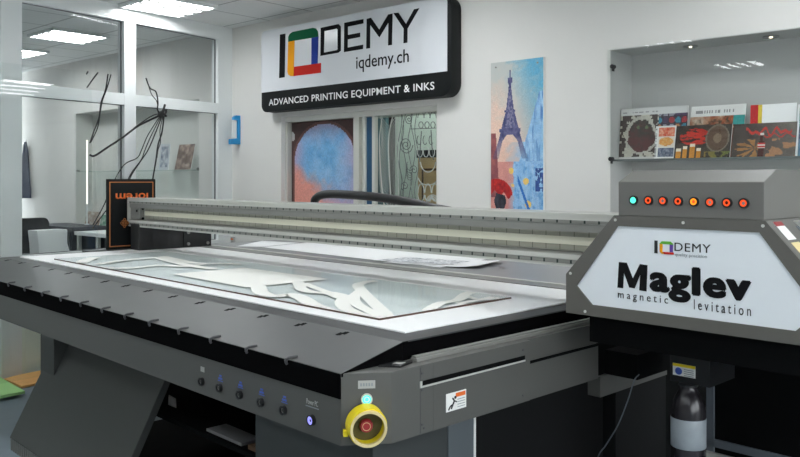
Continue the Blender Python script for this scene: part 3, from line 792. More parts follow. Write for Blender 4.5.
# chair
ch = Thing('office_chair', 'black office chair behind the glass partition', 'chair', GLZ, (1.43, -1.05, 0))
ch.part('backrest', MB().prism(rrect(1.2, 1.66, .62, 1.145, .06, .06, .06, .06), 'y', -1.24, -1.17).bevel(.015), 'chair_black', smooth=True)
ch.part('seat', MB().prism(rrect(1.2, 1.66, -1.16, -.7, .08, .08, .08, .08), 'z', .43, .51).bevel(.015), 'chair_black', smooth=True)
ch.part('back_support', MB().tube([(1.43, -1.0, .42), (1.43, -1.2, .42), (1.43, -1.27, .5), (1.43, -1.265, .8)], .018), 'black_satin')
ch.part('column', MB().cyl((1.43, -.95, .1), (1.43, -.95, .43), .03), 'chrome')
for i in range(5):
    a = i*2*PI/5; ch.part('leg', MB().tube([(1.43, -.95, .13), (1.43+.28*math.cos(a), -.95+.28*math.sin(a), .075)], .018).cyl((1.43+.28*math.cos(a)-.012, -.95+.28*math.sin(a), .03), (1.43+.28*math.cos(a)+.012, -.95+.28*math.sin(a), .03), .03), 'black_satin')
dk = Thing('desk', 'dark desk against the far side of the partition under the white bag', 'desk', GLZ, (1.8, -.45, 0))
dk.part('top', MB().box(1.35, 2.12, -.66, -.1, .84, .87), 'cabinet_dark')
for x in (1.36, 2.07):
    for y in (-.64, -.16): dk.part('leg', MB().box(x, x+.04, y, y+.04, 0, .84), 'alu_dark')
bgx0, bgx1 = 1.56, 1.84
bg = MB()
P = [(bgx0-.01, .871), (bgx1+.0, .871), (bgx1-.005, .97), (bgx1+.012, 1.082), (bgx0+.02, 1.082), (bgx0+.005, .96)]
bg.prism(P, 'y', -.44, -.3); bg.bevel(.008, 2)
for v in bg.bm.verts: v.co.y += .012*math.sin(v.co.x*40+v.co.z*25); v.co.x += .004*math.sin(v.co.z*60)
solo('plastic_bag', bg, 'bag', 'creased white plastic bag standing behind the partition glass', 'bag', GLZ, (1.7, -.37, .871), smooth=True)
# jacket on a hook
jk = Thing('jacket', 'dark grey jacket hanging on the far wall beside the post', 'jacket', GLZ, (0, 0, 0))
j0 = GLZ.at(23, 142, 'y', q.y+.04); jz0, jz1 = GLZ.at(30, 198, 'y', q.y+.1).z, j0.z
jm = MB(); R = []
jx = j0.x
for zz, wx, wy in ((jz1, .015, .015), (jz1-.08, .03, .025), (jz1-.3, .055, .05), (jz1-.5, .085, .07), (jz0+.08, .125, .09), (jz0, .12, .09)):
    R.append([jm.bm.verts.new((jx+wx*math.cos(t)*(1+.12*math.sin(5*t)), q.y+.1+wy*math.sin(t)*(1+.15*math.sin(5*t)), zz)) for t in [2*PI*i/24 for i in range(24)]])
for a_, b_ in zip(R, R[1:]):
    for i in range(24): jm.bm.faces.new((a_[i], a_[(i+1) % 24], b_[(i+1) % 24], b_[i]))
jm.bm.faces.new(R[0][::-1]); jm.bm.faces.new(R[-1])
bpy.data.objects.remove(jk.o)
solo('jacket', jm, 'jacket', 'dark grey jacket hanging on the far wall beside the white post', 'jacket', GLZ, (jx, q.y+.1, jz0), smooth=True)
hk = Thing('coat_hook', 'small metal hook on the far wall holding the jacket', 'hook', GLZ, (jx, q.y, jz1-.02))
hk.part('peg', MB().tube([(jx, q.y, jz1-.01), (jx, q.y+.09, jz1-.012), (jx, q.y+.12, jz1+.03)], .006), 'chrome')

# leaning glass sheet before the partition
TILT = math.radians(7.5)
gx0, gx1 = 1.68, 2.75
gzb, gzt = .042, 2.24
gl = MB()
gS = Vector((2.249, .125, 2.204)); gn = Vector((.1125, .9893, .0926)).normalized(); gh = Vector((gn.y, -gn.x, 0)).normalized(); gv = gn.cross(gh)
gv = gv if gv.z > 0 else -gv
n = gn*.006; yb = .3
Pq = [gS+gh*a_+gv*b_ for a_, b_ in ((-.57, -(2.204-gzb)/gv.z), (.5, -(2.204-gzb)/gv.z), (.5, .17), (-.57, .17))]
# ================================================================== CABLES ON THE PARTITION
def GP(px, py, y=.10): return GLZ.at(px, py, 'y', y)
def cable(pts, r, label, y=.10, extra=()):
    P = [GP(a, b, y) for a, b in pts]
    mb = MB().tube(P, r, n=8); base = min(P, key=lambda p: p.z)
    return solo('cable', mb, 'cable_black', label, 'cable', GLZ, base, 'black cables hanging on the glass partition', smooth=True)
cable([(146, 78), (150, 88), (156, 92), (158, 103), (157.5, 110), (162, 114)], .006, 'thick black cable rising from the tied bundle to the upper pane')
cable([(146.5, 79), (150, 90), (152, 95), (157, 102), (158, 112), (161, 115)], .004, 'thin black cable looping beside the thick one above the bundle', .104)
cable([(108, 74), (105.5, 90), (101, 103), (99, 118), (94, 131), (90, 143)], .006, 'black cable hanging straight down before the mullion, left of its twin')
cable([(111, 74.5), (107, 88), (102, 102), (99.5, 117), (97.5, 128), (91, 142)], .005, 'black cable twisted with its twin before the mullion, right of the pair', .112)
cable([(90, 155), (95, 155.5), (108, 147), (122, 138), (138, 126), (152, 119), (162, 114.5)], .009, 'thickest black cable sagging left from the tied bundle')
cable([(134, 128), (146, 119.5), (154, 115), (161, 113.5)], .005, 'short black cable lying over the sagging thick one', .112)
cable([(160, 116), (148, 135), (141.5, 150), (137, 158), (124, 165), (112, 185), (104, 205), (93, 225)], .0045, 'longest black cable running from the bundle behind the black sign', .11)
cable([(161, 116), (151, 136), (145, 150), (141, 160), (132, 172), (122, 190), (108, 208), (93, 228)], .0045, 'black cable beside the longest one, ending left of the black sign', .104)
cable([(162, 116), (155, 134), (148, 150), (140, 162), (131, 176), (126, 190)], .0055, 'black cable dropping from the bundle to the middle of the sign', .098)
cable([(164, 116), (162, 132), (158, 145), (156, 160), (153, 178), (151, 195)], .007, 'black cable hanging nearly straight down at the right of the bundle')
cable([(163, 116), (160, 130), (160.5, 142), (158, 150), (157, 158)], .004, 'thin black cable beside the straight right-hand one', .112)
cable([(88, 71.5), (86.4, 74.2)], .006, 'shortest cut stub of black cable high on the glass')
cable([(98, 72.5), (93, 79), (87, 87.5)], .006, 'slanting stub of black cable high on the glass')
kn = MB()
for L in (([(159, 114), (163, 110), (165, 104.5)]), ([(161, 116), (165.5, 113), (166, 109)]), ([(160, 112), (164, 114), (166.2, 116.5)]), ([(158, 116), (163, 112.5), (164, 108)])): kn.tube([GP(a, b, .10) for a, b in L], .010, n=8)
solo('cable_tie', kn, 'cable_black', 'black knot of tape tying the cables to the transom', 'tie', GLZ, GP(162, 115, .10), smooth=True)

# ================================================================== FLOOR BOARDS
def flat(name, pix, z, t, m, label, cat='board'):
    P = [GLZ.at(a, b, 'z', z+t) for a, b in pix]
    return solo(name, MB().prism([(p.x, p.y) for p in P], 'z', z, z+t), m, label, cat, GLZ, (sum(p.x for p in P)/len(P), sum(p.y for p in P)/len(P), z))
flat('wooden_board', [(4, 378.6), (18, 374.8), (50, 368.5), (62, 374), (46, 381), (22, 386)], .004, .016, 'board_orange', 'orange wooden board lying on the floor against the partition')
flat('foam_board', [(-16, 371), (0, 377), (25, 391), (0, 396), (-22, 400)], .022, .018, 'board_green', 'light green board lying on the floor over the wooden one')
wl = MB(); A = GLZ.at(-10, 371, 'z', .042); B = GLZ.at(14, 371, 'z', .042)
lt_ = GLZ.at(8, 344, 'y', .06)
wl.box(A.x, B.x+.0, .035, .05, .045, .36)
solo('white_board', wl, 'counter_white', 'white board leaning on the base of the partition', 'board', GLZ, ((A.x+B.x)/2, .04, .045))

# ================================================================== THE PRINTER
BZ = 1.0
pr = Thing('flatbed_printer', 'long grey industrial flatbed printer filling the showroom', 'printer', PRN, (-1.8, .6, 0))
XL, XR, YF, YB = -3.66, .088, -.095, 2.1
# deck: dark frame around the white bed
pr.part('deck', MB().box(XL, XR, YF, YB, .945, BZ-.002).bevel(.003), 'deck_dark')
ap = MB(); ap.prism([(YF, .93), (YF, BZ-.002), (-.344, .94), (-.344, .925)], 'x', XL-.35, XR)
apron = pr.part('apron', ap, 'deck_grey')
pr.part('front_strip', MB().box(XL-.35, XR-.001, -.347, -.10, .866, .9385), 'strip_black')
pr.part('apron_end', MB().prism([(YF+.02, .93), (YF+.02, BZ-.003), (YF, BZ-.003), (-.343, .9395), (-.343, .93)], 'x', XR, XR+.003), 'strip_black')
pr.part('side_strip', MB().box(XR-.02, XR+.004, YF-.0, 1.6, .94, BZ-.006), 'strip_black')
# slots and clips
def slot_at(px, py):
    v = PRN.at(px, py, 'z', .99)
    # height of the sloped apron at this y, iterate
    for _ in range(4):
        z = (BZ-.002)+(min(v.y, YF)-YF)/(-.344-YF)*(.94-BZ+.002); v = PRN.at(px, py, 'z', z)
    return v
slots = [(8,260.6),(22,263.4),(36.5,267),(52,270),(68.5,273.8),(86,277.5),(105,282),(126,286.3),(148,291.3),(173,297),(200,303),(230,309.6),(263,316.5),(300.5,324.8),(342.5,333.8)]
for px, py in slots[0:]:
    v = slot_at(px, py); sl = -(.058)/.249
    m = MB()
    for dx, L, w in ((-.010, .026, .012), (.010, .026, .012), (0, .03, .007)):
        ya, yb_ = v.y+(-.018 if dx < 0 else -.004 if dx > 0 else -.015), v.y+(.004 if dx < 0 else .018 if dx > 0 else .015)
        zf = lambda y: (BZ-.002)+(min(y, YF)-YF)/(-.344-YF)*(.94-BZ+.002)+.0008
        m.poly([(v.x+dx-w/2, ya, zf(ya)), (v.x+dx+w/2, ya, zf(ya)), (v.x+dx+w/2, yb_, zf(yb_)), (v.x+dx-w/2, yb_, zf(yb_))])
    m.bm.normal_update(); bmesh.ops.solidify(m.bm, geom=m.bm.faces[:], thickness=.0006)
    pr.part('slot', m, 'void_black', label='black slot in the apron')
clips = [(9,282),(25.5,286.5),(43,291),(61.5,296),(81.5,301.5),(103,307.5),(126,314),(150.5,322),(180,329.5),(212,338.5),(248,348.5),(288,359.5)]
for px, py in clips:
    v = PRN.at(px, py, 'y', -.349)
    m = MB(); x = v.x
    m.tube([(x-.006, -.3485, .926), (x-.005, -.353, .936), (x-.001, -.347, .9455), (x+.003, -.33, .9475), (x+.007, -.318, .948)], .0046, n=8)
    m.tube([(x-.014, -.349, .933), (x-.011, -.352, .941), (x-.003, -.346, .9455)], .0026, n=6)
    pr.part('clip', m, 'rail_dark', smooth=True, label='bent grey clip on the apron edge')
# body: fascia, chamfered corner and right side
fz0, fz1 = .731, .935
bodyo = [(XL-.35, -.344), (.087, -.344), (.175, -.224), (.175, .93), (0, .93), (0, 0.2), (XL-.35, 0.2)]
fascia = pr.part('fascia', MB().prism([(XL-.35, -.344), (.0865, -.344), (.0865, .0), (XL-.35, .0)], 'z', fz0, .866), 'fascia_grey', label='grey front fascia with push buttons')
corner = pr.part('corner_panel', MB().prism([(.087, -.344), (.175, -.224), (.175, -.05), (.087, -.05)], 'z', fz0, .94).bevel(.002), 'fascia_grey', label='bevelled grey corner with emergency stop')
sidep = pr.part('side_panel', MB().box(.088, .175, -.05, .44, fz0, .94).box(.088, .172, .44, .88, .731, .865).box(.088, .160, .44, .9, .865, .94), 'fascia_grey')
pr.part('panel_seam', MB().box(.1745, .1758, -.107, -.105, fz0+.004, .935), 'rail_dark')
sl_ = MB(); sl_.box(.1745, .1762, -.1, .41, .878, .892)
pr.part('side_slot', sl_, 'void_black', label='dark slot along the side panel')
pr.part('slot_lip', MB().box(.175, .178, -.105, .41, .872, .877).box(.175, .178, -.108, -.1, .872, .892), 'alu_light')
pr.part('step_shadow_gap', MB().box(.172, .1745, .44, .88, .858, .868), 'void_black')
pr.part('side_rail', MB().box(.112, .14, -.085, 1.1, .94, .951).box(.117, .135, -.085, 1.1, .951, .958).bevel(.0025), 'alu_dark', label='grey linear rail on the side ledge')
pr.part('control_pad', MB().prism([(.100, -.21), (.155, -.17), (.135, -.1), (.092, -.12)], 'z', .94, .945), 'black_satin'); pr.part('control_pad_label', MB().prism([(.115, -.165), (.138, -.15), (.132, -.125), (.108, -.14)], 'z', .945, .9458), 'label_grey')
for y, z in ((-.098, .915), (-.098, .865), (-.098, .76), (-.09, .748), (.40, .912), (.40, .872), (.40, .755)):
    pr.part('screw', MB().cyl((.1745, y, z), (.1765, y, z), .004, n=10), 'rail_dark')
stk = pr.part('warning_sticker', MB().box(.175, .1762, .008, .102, .775, .832), 'label_white', label='white warning sticker with orange header')
pr.part('sticker_print', MB().box(.1758, .1766, .052, .098, .815, .828), 'orange_ink', stk)
fig = MB().tube([(.1765, .03, .782), (.1765, .038, .795), (.1765, .044, .806), (.1765, .036, .815)], .0028, n=6).tube([(.1765, .044, .806), (.1765, .056, .80)], .0022, n=6).tube([(.1765, .038, .795), (.1765, .026, .790), (.1765, .018, .780)], .0025, n=6).cyl((.176, .05, .815), (.1772, .05, .815), .005, n=10)
pr.part('sticker_figure', fig, 'ink_black', stk)
ln = MB()
for z in (.808, .800, .792, .784): ln.box(.1758, .1766, .060, .096, z-.002, z)
pr.part('sticker_text', ln, 'grey_ink', stk)
# buttons on the fascia
for i, bx in enumerate((-.687, -.566, -.439, -.314, -.189)):
    b = pr.part('push_button', MB().tubering((bx, -.355, .778), (bx, -.344, .778), .0145, .009).cyl((bx, -.349, .778), (bx, -.3445, .778), .009, n=18), 'black_satin', smooth=True)
    pr.part('button_ring', MB().tubering((bx, -.3505, .778), (bx, -.3485, .778), .0085, .0055, 20), 'alu_dark', b)
    lab = MB()
    if i == 0: lab.box(bx-.012, bx+.014, -.3448, -.344, .812, .830)
    else: lab.box(bx-.012, bx+.012, -.3448, -.344, .806, .813).box(bx-.016, bx+.016, -.3448, -.344, .800, .8025).box(bx-.006, bx+.008, -.3448, -.344, .816, .822)
    pr.part('button_label', lab, 'label_grey' if i == 0 else 'label_blue')
bx = -.045
b = pr.part('power_button', MB().tubering((bx, -.356, .778), (bx, -.344, .778), .0165, .0125), 'ink_black', smooth=True, label='power button with pale blue lit ring')
pr.part('lit_ring', MB().tubering((bx, -.354, .778), (bx, -.35, .778), .0125, .005, 20), 'led_blue', b, smooth=True)
pr.part('button_core', MB().cyl((bx, -.352, .778), (bx, -.348, .778), .005, n=12), 'ink_black', b)
pr.part('button_label', text_mesh('Power PC', bx-.03, bx+.026, .822, .838, -.344, depth=.0008), 'label_grey'); pr.part('button_label', MB().box(bx-.034, bx+.03, -.3448, -.344, .814, .817), 'grey_ink')
# chamfer: label plate, lamp, emergency stop.  Corner frame in printer coords
c0 = Vector((.087, -.344, 0)); cxv = Vector((.088, .12, 0)).normalized(); cout = Vector((cxv.y, -cxv.x, 0))
def K(x, out, z): return c0+cxv*x+cout*out+Vector((0, 0, z))
def kbox(mb, x0, x1, o0, o1, z0, z1):
    v = [mb.bm.verts.new(K(x, o_, z)) for z in (z0, z1) for x, o_ in ((x0, o0), (x1, o0), (x1, o1), (x0, o1))]
    for f in ((0,3,2,1),(4,5,6,7),(0,1,5,4),(1,2,6,5),(2,3,7,6),(3,0,4,7)): mb.bm.faces.new([v[i] for i in f])
    return mb
lp_ = pr.part('label_plate', kbox(MB(), .050, .100, -.001, .002, .895, .918), 'label_grey', label='small grey label plate')
mk = MB()
for i in range(5): kbox(mk, .056+.008*i, .061+.008*i, .002, .0025, .902, .911)
pr.part('plate_marks', mk, 'grey_ink', lp_)
lam = pr.part('indicator_lamp', MB().tubering(K(.075, -.001, .864), K(.075, .006, .864), .017, .013), 'alu_light', smooth=True, label='green glowing indicator lamp')
pr.part('lamp_lens', MB().cyl(K(.075, 0, .864), K(.075, .005, .864), .013, n=20), 'led_cyan', lam); pr.part('lamp_symbol', MB().tubering(K(.075, .004, .864), K(.075, .0065, .864), .008, .006, 18), 'label_white', lam)
ex_, ez_ = .072, .793
es = pr.part('emergency_stop', MB().tubering(K(ex_-.004, -.002, ez_+.004), K(ex_+.004, .036, ez_-.002), .057, .050, 40), 'yellow', smooth=True, label='yellow guarded emergency stop')
pr.part('guard_rim', MB().tubering(K(ex_+.004, .036, ez_-.002), K(ex_+.005, .048, ez_-.003), .0535, .046, 40), 'rim_cream', es, smooth=True)
pr.part('guard_base', MB().cyl(K(ex_, -.001, ez_), K(ex_, .003, ez_), .055, n=36), 'olive', es); pr.part('guard_tab', kbox(MB(), .006, .02, -.001, .02, ez_-.03, ez_-.013), 'yellow', es)
pr.part('stop_button', MB().cyl(K(ex_, .003, ez_), K(ex_, .018, ez_), .010, n=16).cyl(K(ex_, .018, ez_), K(ex_, .030, ez_), .020, .017, n=24), 'red_button', es, smooth=True)
pr.part('button_arrows', MB().tubering(K(ex_, .0295, ez_), K(ex_, .0305, ez_), .012, .0105, 20), 'rim_cream', es)
# base under the fascia
pr.part('base_cabinet', MB().box(-.49, .12, -.25, .075, 0, fz0), 'base_grey')
pr.part('steel_panel', MB().box(.06, .122, .077, .2, 0, .728), 'steel_dull', label='bare metal base panel'); pr.part('panel_edge', MB().box(.06, .126, .2, .208, 0, .728), 'label_white')
pr.part('side_skirt', MB().box(.0, .118, .215, 1.0, 0, .729), 'black_matte')
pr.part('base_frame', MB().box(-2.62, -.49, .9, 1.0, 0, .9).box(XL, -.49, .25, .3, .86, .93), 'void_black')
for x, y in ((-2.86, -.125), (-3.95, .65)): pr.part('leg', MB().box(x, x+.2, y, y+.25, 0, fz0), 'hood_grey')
pr.part('floor_shade_sheet', MB().box(-2.62, -.5, .03, .9, .02, .05), 'void_black')  # thin black sheet added to stand for deep shade on the floor
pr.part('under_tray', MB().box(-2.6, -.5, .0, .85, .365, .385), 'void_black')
hood = MB().prism([(-.02, .62), (-.30, .068), (-.29, .062), (-.262, .062), (.02, .62)], 'x', -2.84, -1.545).bevel(.004)
pr.part('exhaust_hood', hood, 'hood_grey', label='slanted sheet metal hood under the fascia')
gr = MB()
for i in range(40): gr.box(-2.83+i*.032, -2.83+i*.032+.014, -.297, -.285, .0, .064)
pr.part('hood_grille', gr, 'alu_dark')
pr.part('grille_back', MB().box(-2.84, -1.545, -.28, -.2, 0, .062), 'void_black')
pr.part('side_ledge', MB().box(-3.80, XL, .50, 1.35, .96, BZ), 'deck_grey')
# bed
pr.part('bed', MB().box(-3.57, .0, .0, 1.225, BZ-.002, BZ+.004).bevel(.002), 'bed_white', label='white printing bed')
pr.part('bed_rail', MB().box(-3.57, .06, 1.235, 1.33, BZ-.002, BZ+.006).bevel(.002), 'alu_dark'); pr.part('bed_edge', MB().box(-3.57, .06, 1.333, 1.37, BZ-.002, BZ+.008), 'alu_light')
pr.part('rear_deck', MB().box(XL, .3, 1.372, 2.4, BZ-.1, BZ+.001), 'rear_grey')
# gantry
g0, g1, gy = -3.63, 1.02, .77
beam = MB(); prof = [(gy, 1.168), (gy, 1.215), (gy+.045, 1.222), (gy+.045, 1.302), (gy, 1.31), (gy, 1.345), (gy+.018, 1.362), (gy+.018, 1.37), (gy+.26, 1.37), (gy+.27, 1.36), (gy+.27, 1.168)]
beam.prism(prof, 'x', g0, g1)
bo = pr.part('gantry_beam', beam, 'aluminium', label='aluminium gantry beam across the bed')
pr.part('upper_flange', MB().box(g0, g1, gy-.008, gy, 1.336, 1.364).box(g0, g1, gy-.012, gy+.02, 1.364, 1.374), 'alu_light', bo)
pr.part('slotted_strip', MB().box(g0+.02, g1, gy-.0095, gy-.008, 1.335, 1.347), 'slotted_rail', bo); pr.part('face_strip', MB().box(g0+.02, g1, gy-.006, gy, 1.302, 1.333), 'alu_dark', bo)
pr.part('scale_strip', MB().box(g0+.19, g1, gy+.03, gy+.045, 1.281, 1.300), 'scale_rail', bo); pr.part('cream_strip', MB().box(g0+.19, g1, gy+.026, gy+.045, 1.250, 1.281), 'cream', bo)
pr.part('scale_strip', MB().box(g0+.19, g1, gy+.03, gy+.045, 1.228, 1.250), 'scale_rail', bo)
pr.part('lower_flange', MB().box(g0, g1, gy-.006, gy+.002, 1.197, 1.214).box(g0, g1, gy-.004, gy, 1.168, 1.178), 'alu_light', bo); pr.part('slotted_strip', MB().box(g0+.02, g1, gy-.0075, gy, 1.18, 1.194), 'slotted_rail', bo)
pr.part('end_plate', MB().box(g0-.006, g0, gy-.012, gy+.27, 1.205, 1.36), 'aluminium', bo); pr.part('end_block', MB().box(g0, g0+.14, gy+.012, gy+.045, 1.222, 1.304), 'alu_dark', bo)
pr.part('screw', MB().cyl((g0+.1, gy+.008, 1.28), (g0+.1, gy+.012, 1.28), .008, n=10).cyl((g0+.165, gy+.02, 1.30), (g0+.165, gy+.03, 1.30), .012, n=10).cyl((g0+.165, gy+.02, 1.225), (g0+.165, gy+.03, 1.225), .012, n=10), 'void_black', bo)
foot = pr.part('gantry_foot', MB().box(-3.585, -3.455, .76, 1.27, BZ, 1.19).bevel(.003), 'black_satin', label='black foot carrying the left end of the gantry')
pr.part('foot_plate', MB().box(-3.455, -3.447, 1.105, 1.33, BZ, 1.15), 'black_satin', foot); 
for y in (1.14, 1.30):
    for z in (1.03, 1.115): pr.part('bolt', MB().cyl((-3.448, y, z), (-3.44, y, z), .012, n=12), 'alu_dark', foot)
# carriage
yc = .5585
HEX = [(.243, 1.032), (1.121, 1.032), (1.121, 1.168), (.931, 1.381), (.434, 1.381), (.243, 1.168)]
INN = [(.349, 1.071), (1.015, 1.071), (1.078, 1.131), (.914, 1.346), (.448, 1.346), (.287, 1.131)]
car = pr.part('print_carriage', MB().prism(HEX, 'y', yc+.012, 1.22), 'carriage_grey', label='hexagonal print head carriage on the gantry')
pr.part('bezel', MB().ring(HEX, INN, 'y', yc, yc+.012), 'bezel_grey', car); pr.part('front_panel', MB().prism(INN, 'y', yc+.005, yc+.0118), 'carriage_panel', car, label='white front panel of the carriage')
for x, z in ((.262, 1.172), (.262+.06, 1.045), (.44, 1.366), (.925, 1.366), (.68, 1.366), (1.05, 1.046)):
    pr.part('screw', MB().cyl((x, yc-.003, z), (x, yc, z), .005, n=10), 'alu_light', car)
hz0, hz1 = 1.381, 1.494
pr.part('lamp_hood', MB().prism([(yc+.006, hz0), (yc+.006, hz1), (yc+.10, hz1+.038), (1.12, hz1+.038), (1.12, hz0)], 'x', .447, .925).bevel(.003), 'carriage_grey', car, label='raised hood with the row of signal lamps')
for i, (lx, ly) in enumerate(((634.1,200.2),(649,200.4),(663.5,200.8),(678.8,201.2),(694.4,201.7),(710.7,202.2),(727.5,202.7),(744.2,203.2))):
    v = PRN.at(lx, ly, 'y', yc+.006)
    L = pr.part('signal_lamp', MB().tubering((v.x, yc-.001, v.z), (v.x, yc+.006, v.z), .0155, .0105), 'ink_black', car, smooth=True, label='cyan signal lamp, left end of the row' if i == 0 else None)
    m = MB()
    m.tubering((v.x, yc-.0015, v.z), (v.x, yc+.005, v.z), .0105, .0055 if i else .003, 20)
    m.cyl((v.x, yc+.001, v.z), (v.x, yc+.005, v.z), .006, n=14) if i == 0 else None
    pr.part('signal_lens', m, 'led_cyan' if i == 0 else 'led_orange' if i == 4 else 'led_red', car, smooth=True)
    if i: pr.part('signal_core', MB().cyl((v.x, yc+.001, v.z), (v.x, yc+.005, v.z), .0055, n=12), ['led_core', 'grey_ink', 'led_core', 'led_red', 'grey_ink', 'led_core', 'grey_ink'][i-1], car)
yt_ = yc+.0047
def cp(x, y): v = PRN.at(x, y, 'y', yt_); return (v.x, v.z)
mm = MB(); outline(mm, [cp(540+a_/5, 250+b_/5) for a_, b_ in [(388,188),(395,60),(434,63),(465,142),(500,70),(538,76),(533,207),(497,201),(502,122),(474,192),(447,187),(420,112),(416,191)]], yt_, .0015)
mm.bm.normal_update(); bmesh.ops.triangulate(mm.bm, faces=[f for f in mm.bm.faces if len(f.verts) > 4])
pr.part('lettering', mm, 'ink_flat', car, label='large black capital M on the carriage')
pr.part('lettering', text_mesh('aglev', cp(651.5, 287)[0], cp(749.6, 282)[0], cp(685, 302)[1], cp(699, 268.5)[1], yt_, bold=.012, depth=.0015, spacing=1.12, fat=.0065), 'ink_flat', car, label='rest of the large black word')
zb_, zt_ = (cp(618, 296)[1]+cp(751, 311.5)[1])/2, (cp(618, 287.5)[1]+cp(751, 302)[1])/2
for txt, xa, xb, ya0 in (('magnetic', 618, 668, 0), ('levitation', 694, 751, 0)):
    pr.part('lettering', text_mesh(txt, cp(xa, 295)[0], cp(xb, 300)[0], 1.097, 1.128, yt_, bold=.0, depth=.0012, spacing=1.55), 'ink_black', car, label='small spaced grey word under the large one')
s5 = 5.375
L5 = lambda L: [cp(640+a/s5, 230+b/s5) for a, b in L]
def lp5(pts, m):
    mb = MB(); outline(mb, L5(pts), yt_, .0015); mb.bm.normal_update(); bmesh.ops.triangulate(mb.bm, faces=[f for f in mb.bm.faces if len(f.verts) > 4]); pr.part('logo', mb, m, car)
lp5([(78,56),(95,57),(95,126),(78,124)], 'ink_black')
lp5([(106,72),(118,60),(165,62),(178,74),(178,80),(160,78),(106,74)], 'logo_lime'); lp5([(106,74),(122,76),(121,118),(132,130),(118,128),(106,116)], 'logo_orange')
lp5([(160,78),(178,80),(177,120),(160,118)], 'logo_purple'); lp5([(121,117),(182,121),(182,133),(132,130)], 'logo_red')
pr.part('lettering', text_mesh('DEMY', cp(674.6, 248)[0], cp(710.8, 249)[0], (cp(675, 251)[1]+cp(710, 253)[1])/2, (cp(675, 242.6)[1]+cp(710, 244.6)[1])/2, yt_, bold=.0, depth=.0012, spacing=1.1), 'ink_black', car)
pr.part('lettering', text_mesh('quality precision', cp(675, 255)[0], cp(707, 256)[0], cp(691, 258)[1], cp(691, 253.8)[1], yt_, depth=.001), 'grey_ink', car, label='tiny grey tagline')
# stickers on the sloping right side
sd = Vector((1.121-.931, 0, 1.168-1.381)).normalized(); nn = Vector((-sd.z, 0, sd.x)); nn = Vector((.746, 0, .666))
def slope(mb, s0, s1, y0, y1, h=.0012):
    o_ = Vector((.931, 0, 1.381)); p = [o_+sd*s+Vector((0, y, 0)) for s, y in ((s0, y0), (s1, y0), (s1, y1), (s0, y1))]
    A = [mb.bm.verts.new(x_+nn*h) for x_ in p]; B = [mb.bm.verts.new(x_+nn*.0001) for x_ in p]
    mb.bm.faces.new(A); mb.bm.faces.new(B[::-1])
    for i in range(4): mb.bm.faces.new((A[i], B[i], B[(i+1) % 4], A[(i+1) % 4]))
    return mb
pr.part('safety_sticker', slope(MB(), .008, .075, .60, .66), 'label_white', car); pr.part('sticker_header', slope(MB(), .008, .024, .60, .66, .0016), 'red_button', car)
pr.part('safety_sticker', slope(MB(), .085, .17, .60, .66), 'rim_cream', car); pr.part('side_window', slope(MB(), .03, .13, .74, 1.1), 'screen_grey', car)
# under the carriage
pr.part('service_box', MB().box(.16, .30, .95, 1.25, .735, .83), 'void_black', car)
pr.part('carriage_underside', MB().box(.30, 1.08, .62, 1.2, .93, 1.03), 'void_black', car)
pb = pr.part('pump_box', MB().box(.485, .63, .85, 1.05, .785, .93), 'black_satin', car)
v0 = PRN.at(673, 363, 'y', .85); v1 = PRN.at(695.5, 380.5, 'y', .85)
pr.part('pump_sticker', MB().box(v0.x, v1.x, .8485, .85, .808, .85), 'label_white', car, label='white sticker with yellow header and blue disc')
pr.part('sticker_header', MB().box(v0.x, v1.x, .848, .8486, .84, .85), 'yellow', car); pr.part('sticker_symbol', MB().cyl((v0.x+.022, .8478, .824), (v0.x+.022, .8486, .824), .013, n=16), 'label_blue', car)
st = MB()
for z in (.834, .827, .82, .813): st.box(v0.x+.042, v1.x-.006, .848, .8486, z-.0025, z)
pr.part('sticker_text', st, 'grey_ink', car)
pr.part('service_tower', MB().box(-.05, .158, .905, 1.42, .735, .93).box(-.05, .158, 1.42, 2.38, 0, .93), 'void_black')
pr.part('service_cabinet', MB().box(.02, .17, 1.01, 1.42, 0, .655), 'black_matte'); pr.part('service_band', MB().box(.02, .175, .89, 1.42, .655, .735), 'fascia_grey')

# ------------------------------------------------------------------ things on the bed
gz = BZ+.0042
gs = Thing('glass_sheet', 'long pale glass sheet with white branch pattern on the printing bed', 'glass sheet', PRN, (-1.7, .45, gz))
gx = [PRN.at(a, b, 'z', gz+.006) for a, b in ((58, 260), (375, 320.8), (512, 300.5))]
gy0, gy1 = .085, .83; gxa, gxb = -3.21, -.215
gs.part('sheet', MB().box(gxa, gxb, gy0, gy1, gz, gz+.006), 'sheet_glass')
gs.part('sheet_edge', MB().box(gxa, gxb, gy0-.0025, gy0, gz, gz+.0065).box(gxb, gxb+.0025, gy0, gy1, gz, gz+.0065), 'edge_red', label='dark reddish cut edge')
GT = gz+.0062
def bed(pts): return [PRN.at(a, b, 'z', GT)[:2] for a, b in pts]
bands = [([(258,286),(262,293),(275,296),(290,294.5),(302,298),(315,306),(330,311),(345,315)], .07), ([(298,282),(302,289),(312,292),(330,293.5),(340,298)], .055), ([(304,283),(316,288),(330,293)], .04),
    ([(330,292.5),(338,294.5),(344,297),(342,303),(348,309.5),(364,316),(386,319.5)], .06), ([(376,281),(366,282),(358,285),(362,291),(374,303),(391,319)], .055),
    ([(360,291),(354,297),(358,305),(380,316)], .05), ([(372,300),(380,312)], .03),
    ([(426,311.5),(440,303.5),(458,300),(466,294),(480,290)], .05), ([(458,303.5),(470,301.5),(484,299.5),(500,298)], .035), ([(446,308),(464,303.8)], .03), ([(466,296),(478,299.5),(492,297)], .03),
    ([(76,266),(90,266.5),(110,268),(130,268.2),(158,265.6),(190,266.8)], .055), ([(80,263),(88,259.5),(96,257.5)], .08), ([(96,264.5),(126,260.2),(158,257.6)], .06), ([(158,257.5),(170,261),(192,266),(215,269)], .065), ([(162,256.5),(190,262.5),(204,263.5)], .06), ([(190,266),(214,263.5),(240,264.5)], .05)]
